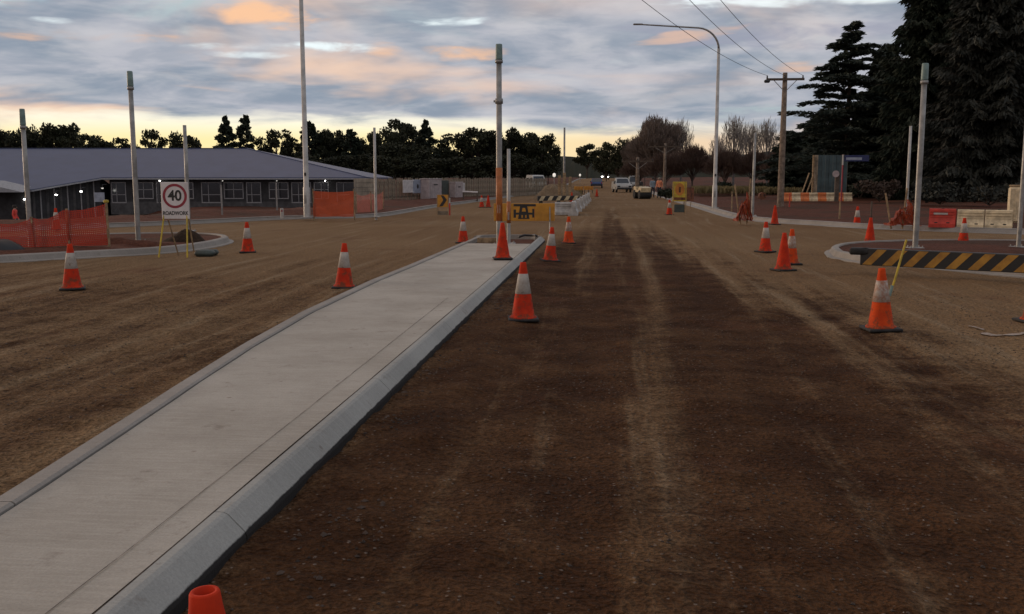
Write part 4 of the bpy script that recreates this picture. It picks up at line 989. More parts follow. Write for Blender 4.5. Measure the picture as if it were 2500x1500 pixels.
def board(px0, px1, y0, y1, name, matn, label, cat, extra=None, deep=.04):
    q_, Z_ = on_fence((px0 + px1) / 2, -.25 - deep / 2); w_ = (px1 - px0) / FPX * Z_ / math.cos(frz - YAW); zt_, zb_ = zat(y0, Z_), zat(y1, Z_)
    o = thing(name, label, cat, (q_.x, q_.y, zb_ if deep < .1 else fz0), frz); h_ = zt_ - (zb_ if deep < .1 else fz0)
    b = MB(); b.bevbox((0, 0, h_ / 2), (w_, deep, h_), min(.02, deep * .3)); b.build('panel' if deep < .1 else 'cabinet', matn, o)
    if extra == 'frame':
        for zf in (.04, h_ - .04): b = MB(); b.box((0, -deep / 2 - .004, zf), (w_ * .96, .008, .05)); b.build('frame_strip', 'sign_white', o)
    if extra == 'spot': b = MB(); b.lathe([(.001, 0), (.16, 0), (.16, .006), (.001, .006)], 16); s2_ = b.build('dark_mark', 'sign_black', o); s2_.rotation_euler = (math.pi / 2, 0, 0); s2_.location = (.05, -deep / 2 - .001, h_ * .5)
    if extra == 'door':
        b = MB(); b.bevbox((0, -deep / 2 - .01, h_ * .46), (w_ * .78, .02, h_ * .84), .006); b.build('door', matn, o)
        b = MB(); b.bevbox((0, -deep / 2 - .028, h_ * .78), (w_ * .3, .012, .09), .003); b.build('vent', 'sign_black', o)
        b = MB(); b.bevbox((0, 0, h_ + .04), (w_ * 1.06, deep * 1.06, .08), .03); b.build('roof', matn, o)
    return o
board(978, 999, 440, 471, 'site_sign', 'panel_white', 'white site board fixed to the paling fence, leftmost of the boards', 'site sign', 'frame')
board(1001, 1018, 439, 472, 'site_sign', 'panel_blue', 'pale blue site board with dark mark on the paling fence', 'site sign', 'spot')
board(1021, 1046, 439, 493, 'cabinet', 'panel_pink', 'tall off-white cabinet with vent standing before the paling fence', 'cabinet', 'door', .7)
board(1056, 1084, 441, 476, 'site_sign', 'panel_green', 'dark green board on the fence above the curve arrow sign', 'site sign', 'spot')
board(1091, 1107, 447, 490, 'cabinet', 'panel_pink', 'narrow off-white cabinet right of the curve arrow sign', 'cabinet', 'door', .5)
board(1112, 1126, 447, 466, 'site_sign', 'panel_white', 'small whitish board on the fence right of the narrow cabinet', 'site sign', 'frame')
q = P(1148, 70); pr = thing('pipe_rail', 'pale horizontal pipe rail on short legs before the fence', 'rail', (q.x, q.y, 0), YAW)
b = MB(); b.tube([(-.58, 0, zat(468, 70)), (.55, 0, zat(470, 70))], .06, 10); b.build('pipe', 'panel_white', pr)
for x in (-.5, .5): b = MB(); b.box((x, 0, .32), (.08, .3, .64)); b.build('leg', 'timber_dark', pr)
# ------------------------------------------------------------------ building on the left
BA = P(266, 95.0); BB = P(872, 95.0); bd = BB - BA; BL = bd.length; brz = math.atan2(bd.y, bd.x)
bl = thing('building', 'long low building with blue grey hipped metal roof behind the left verge', 'building', (BA.x, BA.y, 0), brz)
inv = (Matrix.Translation(BA) @ Matrix.Rotation(brz, 4, 'Z')).inverted()
def loc(px, py, Z): return inv @ W(px, py, Z)
ZE = zat(437.5, 93.8); ZF = -1.05; SL = .322; ov = .9
rdg = zat(367, 105)
def rz_(yl): return ZE + (yl + ov) * SL                    # front roof plane
R0 = loc(612, 370, 105.0); ry = (rdg - ZE) / SL - ov; xr = R0.x
XE = BL + 1.25
C1 = (-.3, -ov); Cd = loc(76, 468, 90.5); Ce = loc(-60, 471, 90.2)
yC = -4.4
b = MB(); th = .16
front = [(C1[0], C1[1], rz_(C1[1])), (XE, -ov, rz_(-ov)), (xr, ry, rz_(ry)), (-40, ry, rz_(ry)), (-40, yC, rz_(yC)), (Cd.x, yC, rz_(yC))]
b.prism(front, (0, 0, th)); rf = b.build('roof', 'roof_metal', bl)
b = MB(); b.prism([(XE, -ov, rz_(-ov) - .001), (XE, 2 * ry + ov, rz_(-ov) - .001), (xr, ry, rz_(ry) - .001)], (0, 0, th)); b.build('hip_end', 'roof_metal', rf)
b = MB(); b.prism([(XE, 2 * ry + ov, rz_(-ov) - .002), (-40, 2 * ry + ov, rz_(-ov) - .002), (-40, ry, rz_(ry) - .002), (xr, ry, rz_(ry) - .002)], (0, 0, th)); b.build('rear_slope', 'roof_metal', rf)
def bar(b, a, c, w_, h_):
    a, c = Vector(a), Vector(c); d_ = c - a; m_ = d_.to_track_quat('X', 'Z').to_matrix(); b.box((a + c) / 2, (d_.length, w_, h_), m_)
b = MB(); bar(b, (xr, ry, rz_(ry) + th), (-40, ry, rz_(ry) + th), .3, .06); bar(b, (xr, ry, rz_(ry) + th), (XE, -ov, rz_(-ov) + th), .26, .05); b.build('ridge_capping', 'roof_metal', rf)
for a_, c_ in (((C1[0], -ov - .06), (XE, -ov - .06)), ((Cd.x, yC - .06), (C1[0], -ov - .06)), ((-40, yC - .06), (Cd.x, yC - .06))):
    b = MB(); bar(b, (a_[0], a_[1], rz_(a_[1]) + .04), (c_[0], c_[1], rz_(c_[1]) + .04), .12, .14); b.build('gutter', 'gutter', bl)
# front wall with window bays
b = MB(); b.box((BL / 2, .1 + 4, (ZE + ZF) / 2), (BL, 8, ZE - ZF - .02)); b.build('wall', 'wall_dark', bl)
b = MB(); b.box((BL / 2, -ov / 2 + .1, ZE - .02), (BL, ov, .04)); b.build('soffit', 'soffit', bl)
b = MB(); b.box((BL / 2, .085, ZF - .18), (BL, .05, 1.24)); b.build('plinth', 'wall_grey', bl)
nb = 11; bw = BL / nb
for k in range(nb):
    x0 = k * bw + .18; ww = bw - .36 if k % 3 else bw * .62; hh_ = 1.55 if k % 2 else 1.95; zc_ = ZE - .35 - hh_ / 2
    wn = MB(); wn.box((x0 + ww / 2, .09, zc_), (ww, .05, hh_)); wo = wn.build('window', 'glass', bl)
    for (cx, cz_, sx_, sz_) in ((x0 + ww / 2, zc_ + hh_ / 2, ww + .1, .08), (x0 + ww / 2, zc_ - hh_ / 2, ww + .1, .1), (x0, zc_, .08, hh_), (x0 + ww, zc_, .08, hh_), (x0 + ww / 2, zc_ + (.1 if k % 2 else -.2), ww, .06), (x0 + ww * (.5 if k % 2 else .36), zc_, .06, hh_)):
        b = MB(); b.box((cx, .05, cz_), (sx_, .06, sz_)); b.build('frame', 'window_frame', wo)
for px, py in ((390, 453), (543, 450), (675, 446), (793, 443)):      # lit lamps under the eave, each with its verandah post
    q = loc(px, py, 94.6); b = MB(); b.lathe([(.001, -.11), (.09, -.08), (.11, 0), (.001, .0)], 14, c=(q.x, -.45, ZE - .13)); b.build('lamp', 'lamp_lit' if px in (390, 793) else 'lamp_dim', bl, True)
    b = MB(); b.box((q.x, -.75, (ZE + ZF) / 2), (.12, .12, ZE - ZF)); b.build('verandah_post', 'wall_grey', bl)
# diagonal wing
ZG = -2.6
dv = Vector((Cd.x - C1[0], yC + ov, 0)); dl = dv.length; dn = dv.normalized(); nrm = Vector((-dn.y, dn.x, 0)) * -1
if nrm.y < 0: nrm = -nrm
b = MB(); w0 = Vector((C1[0], -ov, 0)) + nrm * .9; w1 = Vector((Cd.x, yC, 0)) + nrm * .9
ft = [(w0.x, w0.y), (w1.x, w1.y), (-40, yC + .9), (-40, 4), (w0.x, 4)]
b.add([(x, y, ZG) for x, y in ft] + [(x, y, (rz_(y) if y < 2 else rz_(yC)) - .03) for x, y in ft], [(0, 1, 6, 5), (1, 2, 7, 6), (2, 3, 8, 7), (3, 4, 9, 8), (4, 0, 5, 9)]); b.build('wing_wall', 'wall_dark', bl)
for k in range(16):
    q = w1.lerp(w0, (k + .5) / 10.5) if k < 10 else Vector((w1.x - (k - 9) * .75, yC + .9, 0))
    b = MB(); b.box((q.x, q.y - .06, (ZG + rz_(q.y)) / 2 - .1), (.09 if k % 2 else .22, .09, rz_(q.y) - ZG - .2)); b.build('mullion', 'window_frame' if k % 2 else 'wall_grey', bl)
for px, py in ((60, 486), (137, 475), (198, 467), (250, 459)):
    q = loc(px, py, 91.2); t = (px - 60) / 190; b = MB(); zl_ = q.z
    b.lathe([(.001, -.11), (.09, -.08), (.11, 0), (.001, .0)], 14, c=(q.x, q.y, zl_)); b.build('lamp', 'lamp_lit' if px < 200 else 'lamp_dim', bl, True)
    b = MB(); b.tube([(q.x, q.y, zl_ - .01), (q.x, q.y, zl_ + .3), (q.x, q.y + 1.0, zl_ + .32)], .02, 6); b.build('lamp_bracket', 'wall_grey', bl)
q = loc(8, 470, 88.5); b = MB(); b.prism([(q.x - 4, q.y, q.z + .75), (q.x - .6, q.y, q.z + .55), (q.x + 1.7, q.y + .2, q.z), (q.x - 4, q.y - .2, q.z)], (0, 1.5, .5)); b.build('porch_roof', 'gutter', bl)
# teal hoarding on the right bank
q = P(1986, 62, .3); hd = thing('hoarding', 'dark teal hoarding of upright sheets with timber braces before the cedar', 'hoarding', q, .1)
zt = zat(379, 62) - .3
for k in range(9): b = MB(); b.box((.14 + k * .235, .02 * (k % 2), zt / 2 + .15), (.22, .03, zt - .3)); b.build('sheet', 'teal_sheet' if k > 0 else 'paling', hd)
for x in (0, 2.1): b = MB(); b.box((x, .09, zt / 2), (.12, .12, zt)); b.build('post', 'timber', hd)
for x in (.05, -.25): b = MB(); b.tube([(x, .1, zt * .6), (x - .75, -.5, 0)], .045, 6); b.build('brace', 'timber', hd)
# ------------------------------------------------------------------ vehicles
def vehicle(p, rz, kind, paint, label, lights=False):
    o = thing('vehicle' if kind == 'van' else ('utility_truck' if kind == 'ute' else 'car'), label, {'van': 'van', 'ute': 'utility truck', 'car': 'car'}[kind], p, rz)
    if kind == 'van': L, Wd, low = 4.9, 1.85, [(-2.45, .35), (2.4, .35), (2.45, .75), (2.1, 1.05), (-2.45, 1.05)]; cab = [(-2.43, 1.04), (2.05, 1.04), (1.45, 1.85), (1.1, 1.95), (-2.35, 1.98)]
    elif kind == 'ute': L, Wd, low = 5.0, 1.82, [(-2.5, .42), (2.4, .38), (2.5, .7), (2.35, .98), (1.0, 1.05), (-2.5, 1.05)]; cab = [(-.75, 1.04), (1.05, 1.04), (.45, 1.66), (-.55, 1.70)]
    else: L, Wd, low = 4.4, 1.78, [(-2.15, .35), (2.1, .32), (2.2, .6), (2.1, .82), (1.0, .93), (-2.0, .95), (-2.2, .7)]; cab = [(-1.75, .93), (1.1, .92), (.35, 1.42), (-1.0, 1.46)]
    b = MB()     # lower body with tucked sills
    n = len(low); rings = []
    for s, sh in ((-1, .06), (-1, 0), (1, 0), (1, .06)): rings.append([(s * (Wd / 2 - sh * (.4 if sh else 1)), x, z) for x, z in low] if False else [(x * (1 - .015 * (sh > 0)), s * (Wd / 2 - (0 if sh else .07)), z) for x, z in low])
    rings = [rings[0], rings[1], rings[2], rings[3]]
    b.prism([(x, -Wd / 2, z) for x, z in low], (0, Wd, 0)); b.build('body', paint, o)
    b = MB(); m = len(cab); bot = [(x, z) for x, z in cab]
    zl0, zh = min(z for x, z in cab), max(z for x, z in cab)
    ins = lambda z: .03 + .17 * (z - zl0) / (zh - zl0)
    vs = [(x, -(Wd / 2 - ins(z)), z) for x, z in cab] + [(x, Wd / 2 - ins(z), z) for x, z in cab]
    b.add(vs, [tuple(range(m)), tuple(range(m, 2 * m))[::-1]] + [(i, m + i, m + (i + 1) % m, (i + 1) % m) for i in range(m)]); b.build('cabin', paint, o)
    def pane(name, a, c, d_, e):
        b2 = MB(); q = [Vector(v_) for v_ in (a, c, d_, e)]; nr = (q[1] - q[0]).cross(q[3] - q[0]).normalized(); ctr = sum(q, Vector()) / 4
        if nr.dot(ctr - Vector((0, 0, (zl0 + zh) / 2))) < 0: nr = -nr
        q = [ctr + (v_ - ctr) * .86 + nr * .006 for v_ in q]; b2.add(q, [(0, 1, 2, 3)]); b2.build(name, 'glass', o)
    yb = lambda z: Wd / 2 - ins(z)
    f0 = cab[1]; f1 = cab[2]
    pane('windscreen', (f0[0], -yb(f0[1]), f0[1]), (f0[0], yb(f0[1]), f0[1]), (f1[0], yb(f1[1]), f1[1]), (f1[0], -yb(f1[1]), f1[1]))
    r0, r1 = cab[0], cab[-1]
    pane('rear_window', (r0[0], -yb(r0[1]), r0[1] + (.5 if kind == 'van' else 0)), (r0[0], yb(r0[1]), r0[1] + (.5 if kind == 'van' else 0)), (r1[0], yb(r1[1]), r1[1]), (r1[0], -yb(r1[1]), r1[1]))
    for s in (-1, 1):
        xs0, xs1 = r0[0] + .1, f0[0] - .1; xm = (xs0 + xs1) / 2
        for (xa, xb) in ((xs0, xm - .04), (xm + .04, xs1)):
            ta = .9; pane('side_window', (xa, s * yb(zl0), zl0 + .05), (xb, s * yb(zl0), zl0 + .05), (min(xb, f1[0]) , s * yb(zh), zh - .08), (max(xa, r1[0] + .05), s * yb(zh), zh - .08))
        b = MB(); b.bevbox((f0[0] - .15, s * (Wd / 2 + .08), zl0 + .05), (.1, .16, .14), .02); b.build('mirror', 'black_plastic', o)
        for x in (-L * .29, L * .31):
            b = MB(); b.lathe([(.2, -.1), (.33, -.1), (.345, -.06), (.345, .06), (.33, .1), (.2, .1)], 18); w_ = b.build('wheel', 'black_rubber', o); w_.rotation_euler = (math.pi / 2, 0, 0); w_.location = (x, s * (Wd / 2 - .09), .345)
            b = MB(); b.lathe([(.001, -.104), (.2, -.104), (.21, .104), (.001, .104)], 14); b.build('rim', 'galv', w_)
        b = MB(); b.bevbox((L / 2 - .04, s * Wd * .36, .72), (.12, .34, .17), .03); b.build('headlight', 'headlight' if lights else 'glass', o)
        b = MB(); b.bevbox((-L / 2 + .02, s * Wd * .43, .82), (.08, .16, .28), .02); b.build('tail_light', 'sign_red', o)
    b = MB(); b.bevbox((L / 2 + .02, 0, .47), (.14, Wd * .96, .2), .03); b.build('bumper', 'black_plastic', o)
    b = MB(); b.bevbox((-L / 2 - .02, 0, .5), (.12, Wd * .96, .18), .03); b.build('bumper', 'black_plastic', o)
    if kind == 'ute':
        b = MB(); b.box((-1.62, 0, 1.16), (1.72, Wd * .98, .22)); b.build('tray', paint, o)
        b = MB(); b.tube([(-.85, -.75, 1.05), (-.85, -.7, 1.75), (-.85, .7, 1.75), (-.85, .75, 1.05)], .03, 6); b.build('rack', 'galv', o)
    return o
q = P(1518, 116); vehicle((q.x, q.y, 0), -math.pi / 2 + .12, 'ute', 'paint_white', 'white utility truck facing the camera on the right of the far road')
q = P(1549, 140); vehicle((q.x, q.y, .05), -math.pi / 2, 'van', 'paint_white', 'white van behind the utility truck near the brown hedge')
q = P(1477, 232); vehicle((q.x, q.y, zr(q.y)), -math.pi / 2, 'van', 'paint_white', 'distant vehicle with bright headlights coming down the road', True)
q = P(1457, 150); vehicle((q.x, q.y, zr(q.y)), math.pi / 2, 'car', 'paint_blue', 'dark blue car far down the road left of the headlights')
q = P(1308, 128); vehicle((q.x, q.y, .12), -math.pi / 2 + .3, 'van', 'paint_white', 'white van parked beyond the right end of the paling fence')
q = P(1945, 92); vehicle((q.x, q.y, .5), math.pi + .1, 'car', 'paint_white', 'white car half hidden on the bank left of the teal hoarding')
# small compactor working beside the road
q = P(1568, 80); rl = thing('road_roller', 'small cream road roller standing right of the far road', 'road roller', (q.x, q.y, 0), -math.pi / 2 + .25)
for x, nm in ((.75, 'front_drum'), (-.75, 'rear_drum')):
    b = MB(); b.lathe([(.001, -.48), (.33, -.48), (.36, -.46), (.36, .46), (.33, .48), (.001, .48)], 20); o = b.build(nm, 'black_rubber', rl); o.rotation_euler = (math.pi / 2, 0, 0); o.location = (x, 0, .36)
b = MB(); b.prism([(-1.05, -.42, .55), (1.1, -.42, .55), (1.15, -.42, .9), (.4, -.42, 1.0), (.3, -.42, .75), (-.3, -.42, .75), (-.4, -.42, 1.05), (-1.05, -.42, 1.0)], (0, .84, 0)); b.build('chassis', 'paint_cream', rl)
b = MB(); b.bevbox((-.25, 0, .92), (.4, .45, .12), .03); b.bevbox((-.45, 0, 1.15), (.1, .45, .42), .03); b.build('seat', 'black_rubber', rl)
b = MB()
for s in (-1, 1): b.tube([(-.6, s * .4, .95), (-.6, s * .4, 1.75), (.1, s * .4, 1.75)], .03, 6)
b.build('roll_bar', 'black_plastic', rl); b = MB(); b.tube([(.3, 0, .95), (.12, 0, 1.2)], .02, 6); b.lathe([(.16, 1.2), (.18, 1.21), (.16, 1.22)], 14, c=(.12, 0, 0)); b.build('steering_wheel', 'black_plastic', rl)
# ------------------------------------------------------------------ people
def person(p, rz, h, shirt, legs, label, hat=None, pose=0):
    o = thing('person', label, 'person', p, rz); k = h / 1.75
    J = {'pel': (0, 0, .95), 'sp': (0, .01, 1.15), 'ch': (0, .01, 1.36), 'nk': (0, .0, 1.50), 'hd': (0, -.015, 1.60), 'tp': (0, -.01, 1.74)}
    E_ = [('pel', 'sp'), ('sp', 'ch'), ('ch', 'nk'), ('nk', 'hd'), ('hd', 'tp')]; Rr = {'pel': (.16, .11), 'sp': (.145, .10), 'ch': (.165, .11), 'nk': (.055, .055), 'hd': (.085, .10), 'tp': (.05, .06)}
    for s, n in ((-1, 'l'), (1, 'r')):
        sw = .1 * s * pose
        J.update({'sh' + n: (s * .19, .01, 1.42), 'el' + n: (s * .25, .04 + sw, 1.14), 'wr' + n: (s * .24, -.08 + sw * 2, .92), 'ha' + n: (s * .23, -.12 + sw * 2, .83), 'fi' + n: (s * .22, -.14 + sw * 2, .76),
                  'hp' + n: (s * .095, 0, .90), 'kn' + n: (s * .11, -.03 - sw, .50), 'an' + n: (s * .12, .02 + sw, .09), 'to' + n: (s * .13, -.15 + sw, .035)})
        E_ += [('ch', 'sh' + n), ('sh' + n, 'el' + n), ('el' + n, 'wr' + n), ('wr' + n, 'ha' + n), ('ha' + n, 'fi' + n), ('pel', 'hp' + n), ('hp' + n, 'kn' + n), ('kn' + n, 'an' + n), ('an' + n, 'to' + n)]
        Rr.update({'sh' + n: (.075, .075), 'el' + n: (.052, .052), 'wr' + n: (.038, .034), 'ha' + n: (.042, .025), 'fi' + n: (.03, .016), 'hp' + n: (.098, .1), 'kn' + n: (.068, .07), 'an' + n: (.05, .055), 'to' + n: (.045, .03)})
    ks = list(J); me = bpy.data.meshes.new('body'); me.from_pydata([Vector(J[a]) * k for a in ks], [(ks.index(a), ks.index(c)) for a, c in E_], [])
    ob = bpy.data.objects.new('body', me); C.objects.link(ob)
    md = ob.modifiers.new('s', 'SKIN'); ob.modifiers.new('d', 'SUBSURF').levels = 1
    for i, a in enumerate(ks): me.skin_vertices[0].data[i].radius = (Rr[a][0] * k, Rr[a][1] * k)
    me.skin_vertices[0].data[0].use_root = True
    dg = bpy.context.evaluated_depsgraph_get(); m2 = bpy.data.meshes.new_from_object(ob.evaluated_get(dg)); bpy.data.objects.remove(ob)
    m2.materials.clear()
    for mm in ('skin', shirt, legs, 'black_rubber'): m2.materials.append(M[mm])
    for f in m2.polygons:
        c = f.center / k; arm = abs(c.x) > .2
        f.material_index = 0 if (c.z > 1.49 or (arm and c.z < .93)) else (3 if c.z < .1 else (1 if (c.z > .93 or arm) else 2)); f.use_smooth = True
    body = bpy.data.objects.new('body', m2); C.objects.link(body); body.parent = o
    b = MB(); b.lathe([(.001, .155), (.06, .145), (.095, .10), (.105, .04), (.10, -.02), (.085, -.03)], 14, c=(0, 0, 0)); hr = b.build('hat' if hat else 'hair', hat or 'hair', o, True); hr.location = Vector((0, .0, 1.61)) * k; hr.scale = (k * .95, k * 1.12, k)
    b = MB(); b.prism([(-.016, -.115, 1.585), (.016, -.115, 1.585), (.008, -.10, 1.64), (-.008, -.10, 1.64)], (0, -.028, -.008)); nz = b.build('nose', 'skin', o); nz.scale = (k, k, k)
    if hat: b = MB(); b.lathe([(.10, 0), (.155, -.012), (.155, -.004), (.10, .01)], 16); br = b.build('brim', hat, hr, True); br.location = (0, 0, .04)
    return o
p = P(31, 57.0); z0 = zat(501, 57) - 1.72
person((p.x, p.y, z0), R(100), 1.72, 'hivis_red', 'trousers', 'person in a bright red work shirt behind the mesh at the far left')
p = P(1594, 84); person((p.x, p.y, 0), .3, 1.72, 'shirt_blue', 'trousers', 'person in a pale blue shirt standing right of the road roller', None, .6)
p = P(1610, 82); person((p.x, p.y, 0), -.4, 1.75, 'hivis_orange', 'trousers', 'person in an orange work top and hat right of the blue shirted one', 'hat', .3)
# ------------------------------------------------------------------ vegetation
def cards(name, ctr, size, mat_, parent=None, asp=1.0, dirs=None, flat=0.0):
    """many small leaf-sized quads; ctr (n,3), size (n,), optional direction for the long axis"""
    n = len(ctr); a = rng.normal(size=(n, 3)) if dirs is None else dirs + rng.normal(scale=.25, size=(n, 3))
    a /= np.linalg.norm(a, axis=1)[:, None]; r = rng.normal(size=(n, 3)); r[:, 2] = r[:, 2] * (1 - flat) + 0 ; r = r - a * (r * a).sum(1)[:, None]; r /= np.linalg.norm(r, axis=1)[:, None] + 1e-9
    s = size[:, None]; A = a * s * asp * .5; B = r * s * .5
    bend = np.cross(a, r) * s * .12
    V = np.stack([ctr - A, ctr + B * .9 + bend, ctr + A, ctr - B * .9 + bend], 1).reshape(-1, 3)
    F = np.arange(4 * n).reshape(-1, 4)
    me = bpy.data.meshes.new(name); me.from_pydata(V.tolist(), [], F.tolist()); me.materials.append(M[mat_])
    o = bpy.data.objects.new(name, me); C.objects.link(o)
    if parent is not None: o.parent = parent
    return o
def blob_pts(c, r, n):
    d = rng.normal(size=(n, 3)); d /= np.linalg.norm(d, axis=1)[:, None]; rad = rng.random(n) ** .45
    return np.array(c) + d * rad[:, None] * np.array(r)
def eucalypt(H, Wd, seed, dense=1.0, trunkfrac=.35, flat=.5, leaf='leaf_euc', clumps=18, card=.5):
    random.seed(seed); root = bpy.data.objects.new('gum_tree', None); C.objects.link(root); root.empty_display_size = 1
    b = MB(); pts = []; th = H * trunkfrac
    b.tube([(0, 0, -.5), (.1, 0, th * .5), (.0, .1, th)], [H * .022, H * .018, H * .014], 8)
    cl = []
    for i in range(clumps):
        a = 2.4 * i + random.uniform(-.4, .4); t = (i + .5) / clumps; rr = Wd * .5 * math.sqrt(random.uniform(.05, 1)) * (.75 + .25 * math.sin(t * 3.1))
        zt_ = th + (H - th) * (.25 + .66 * t) - .35 * (rr / (Wd * .5)) ** 2 * (H - th) * .55
        c = (rr * math.cos(a), rr * math.sin(a), zt_); cl.append(c)
        mid = (c[0] * .45, c[1] * .45, th + (zt_ - th) * .55); b.tube([(0, 0, th * random.uniform(.75, 1)), mid, c], [H * .010, H * .007, H * .003], 5)
    b.build('trunk', 'bark', root)
    P_ = []
    for c in cl:
        r0 = Wd * random.uniform(.13, .21); P_.append(blob_pts(c, (r0, r0, r0 * random.uniform(flat, flat + .35)), int(210 * dense)))
    ctr = np.concatenate(P_); cards('crown', ctr, rng.uniform(card * .6, card * 1.35, len(ctr)), leaf, root, 1.5); return root
def conical(H, Wd, seed, dense=1.0, leaf='leaf_con', p=.8, z0=.08, card=.42):
    random.seed(seed); root = bpy.data.objects.new('pine_tree', None); C.objects.link(root); root.empty_display_size = 1
    b = MB(); b.tube([(0, 0, -.5), (0, 0, H * .97)], [H * .02, H * .004], 8); C_ = []
    n = int(70 * dense)
    for i in range(n):
        t = random.random() ** .85; z = H * (z0 + (1 - z0) * t); L = Wd * .5 * (1 - t) ** p * random.uniform(.7, 1.12) + .25; a = random.uniform(0, 6.28)
        e = (L * math.cos(a), L * math.sin(a), z + L * random.uniform(-.12, .2)); b.tube([(0, 0, z), e], [.05, .02], 4)
        for f in (.45, .7, .92): C_.append(blob_pts((e[0] * f, e[1] * f, z + (e[2] - z) * f), (L * .22 + .15, L * .22 + .15, .3), 16))
    b.build('trunk', 'bark', root); ctr = np.concatenate(C_); cards('crown', ctr, rng.uniform(card * .6, card * 1.4, len(ctr)), leaf, root, 1.6); return root
def needle_tree(name, H, Wd, seed, kind):
    """large near conifer: whorled limbs carrying sprays; kind 'spruce' droops, 'cedar' holds level plates"""
    random.seed(seed); root = bpy.data.objects.new(name, None); C.objects.link(root); root.empty_display_size = 1
    b = MB(); b.tube([(0, 0, -.5), (.08, 0, H * .5), (0, 0, H * .985)], [H * .021, H * .013, .03], 10)
    ctr = []; dirs = []; siz = []
    z = H * (.03 if kind == 'spruce' else .05)
    while z < H * .985:
        t = z / H
        if kind == 'spruce': L0 = Wd * .5 * (1 - t) ** .62 * (1.0 if t > .08 else .8) + .2; nb_ = 9; dz = .40 + .15 * (1 - t)
        else: L0 = Wd * .5 * (1 - t) ** .72 * (1.05 - .25 * (t < .12)) + .25; nb_ = 7; dz = .80 - .28 * t
        a0 = random.uniform(0, 6.28)
        for k in range(nb_):
            a = a0 + 6.283 * k / nb_ + random.uniform(-.25, .25); L = L0 * (random.uniform(.62, 1.16) if kind == 'spruce' else random.choice((.3, .5, .72, .85, .95, 1.08, 1.3))); ca, sa = math.cos(a), math.sin(a); zz_ = z + random.uniform(-.2, .2) * dz * (1 if kind == 'spruce' else 2.1)
            tw_ = random.uniform(.16, .46)
            if kind == 'spruce': f = lambda u: (ca * L * u, sa * L * u, zz_ + L * (.18 * u - .42 * u * u + .16 * u ** 3) + (.5 * t * L * u))
            else: f = lambda u: (ca * L * u, sa * L * u, zz_ + L * (tw_ * u - .30 * u * u) * (.5 + t))
            b.tube([f(0), f(.35), f(.7), f(1)], [.035 + .012 * L, .03 + .006 * L, .022, .008], 4)
            ns = int((9 if kind == 'spruce' else 9) * L + 5)
            for j in range(ns):
                u = .12 + .88 * (j + random.random()) / ns; q = np.array(f(u)); wdt = L * (.20 if kind == 'spruce' else .26) * math.sin(math.pi * min(1, .22 + u * .74)) + .1
                for s in range(11 if kind == 'spruce' else 9):
                    lat = random.uniform(-1, 1) * wdt; fw_ = random.uniform(-.12, .12)
                    hang = (-abs(lat) * .5 - random.random() * .38) if kind == 'spruce' else (random.uniform(-.10, .12) - abs(lat) * .1)
                    ctr.append(q + np.array([-sa * lat + ca * fw_, ca * lat + sa * fw_, hang]))
                    sg_ = 1 if lat > 0 else -1
                    dirs.append((ca * .8 - sa * sg_ * .6, sa * .8 + ca * sg_ * .6, -.75 if kind == 'spruce' else -.05)); siz.append(random.uniform(.09, .20) if kind == 'spruce' else random.uniform(.09, .18))
        z += dz
    b.build('trunk', 'bark', root)
    cards('crown', np.array(ctr), np.array(siz), 'leaf_spruce' if name == 'spruce_tree' and kind == 'spruce' else ('leaf_cedar' if kind == 'cedar' else 'leaf_con'), root, 3.4 if kind == 'spruce' else 3.2, np.array(dirs), .3); return root
def twiggy_tree(H, Wd, seed, leaf, barkm, n=9000, upright=.0, low=.12):
    """leafless tree: limbs plus a dense dome of fine twigs pointing outward"""
    random.seed(seed); root = bpy.data.objects.new('bare_tree', None); C.objects.link(root); root.empty_display_size = 1
    b = MB(); b.tube([(0, 0, -.3), (0, 0, H * .3)], [H * .022, H * .016], 8); cl = []
    for i in range(22):
        a_ = i * 2.4 + random.uniform(-.3, .3); ph_ = random.uniform(.15, 1.45); rr = random.uniform(.72, 1.0)
        c = Vector((math.cos(a_) * math.cos(ph_) * Wd * .36 * rr * (1 - upright * .4), math.sin(a_) * math.cos(ph_) * Wd * .36 * rr * (1 - upright * .4), H * (.36 + .46 * math.sin(ph_) * rr))); cl.append(c)
        b.tube([(0, 0, H * random.uniform(.12, .3)), c * .5 + Vector((0, 0, H * .1)), c], [H * .010, H * .007, H * .003], 5)
    b.build('trunk', barkm, root)
    base = Vector((0, 0, H * .25)); ctr = []; dr = []
    for c in cl:
        q = blob_pts(c, (Wd * .17, Wd * .17, H * .16), n // 22); ctr.append(q); d_ = q - np.array(base); d_ /= np.linalg.norm(d_, axis=1)[:, None]; d_[:, 2] += .35 + upright; dr.append(d_)
    ctr = np.concatenate(ctr); dr = np.concatenate(dr); dr /= np.linalg.norm(dr, axis=1)[:, None]
    cards('crown', ctr, rng.uniform(.06, .13, len(ctr)), leaf, root, 11.0, dr); return root
def plant(root, px, Z, z0, label, cat='tree', group=None, s=(1, 1, 1), rz=0):
    q_ = P(px, Z, z0); root.location = q_; root.scale = s; root.rotation_euler = (0, 0, rz); return tag(root, label, cat, group)
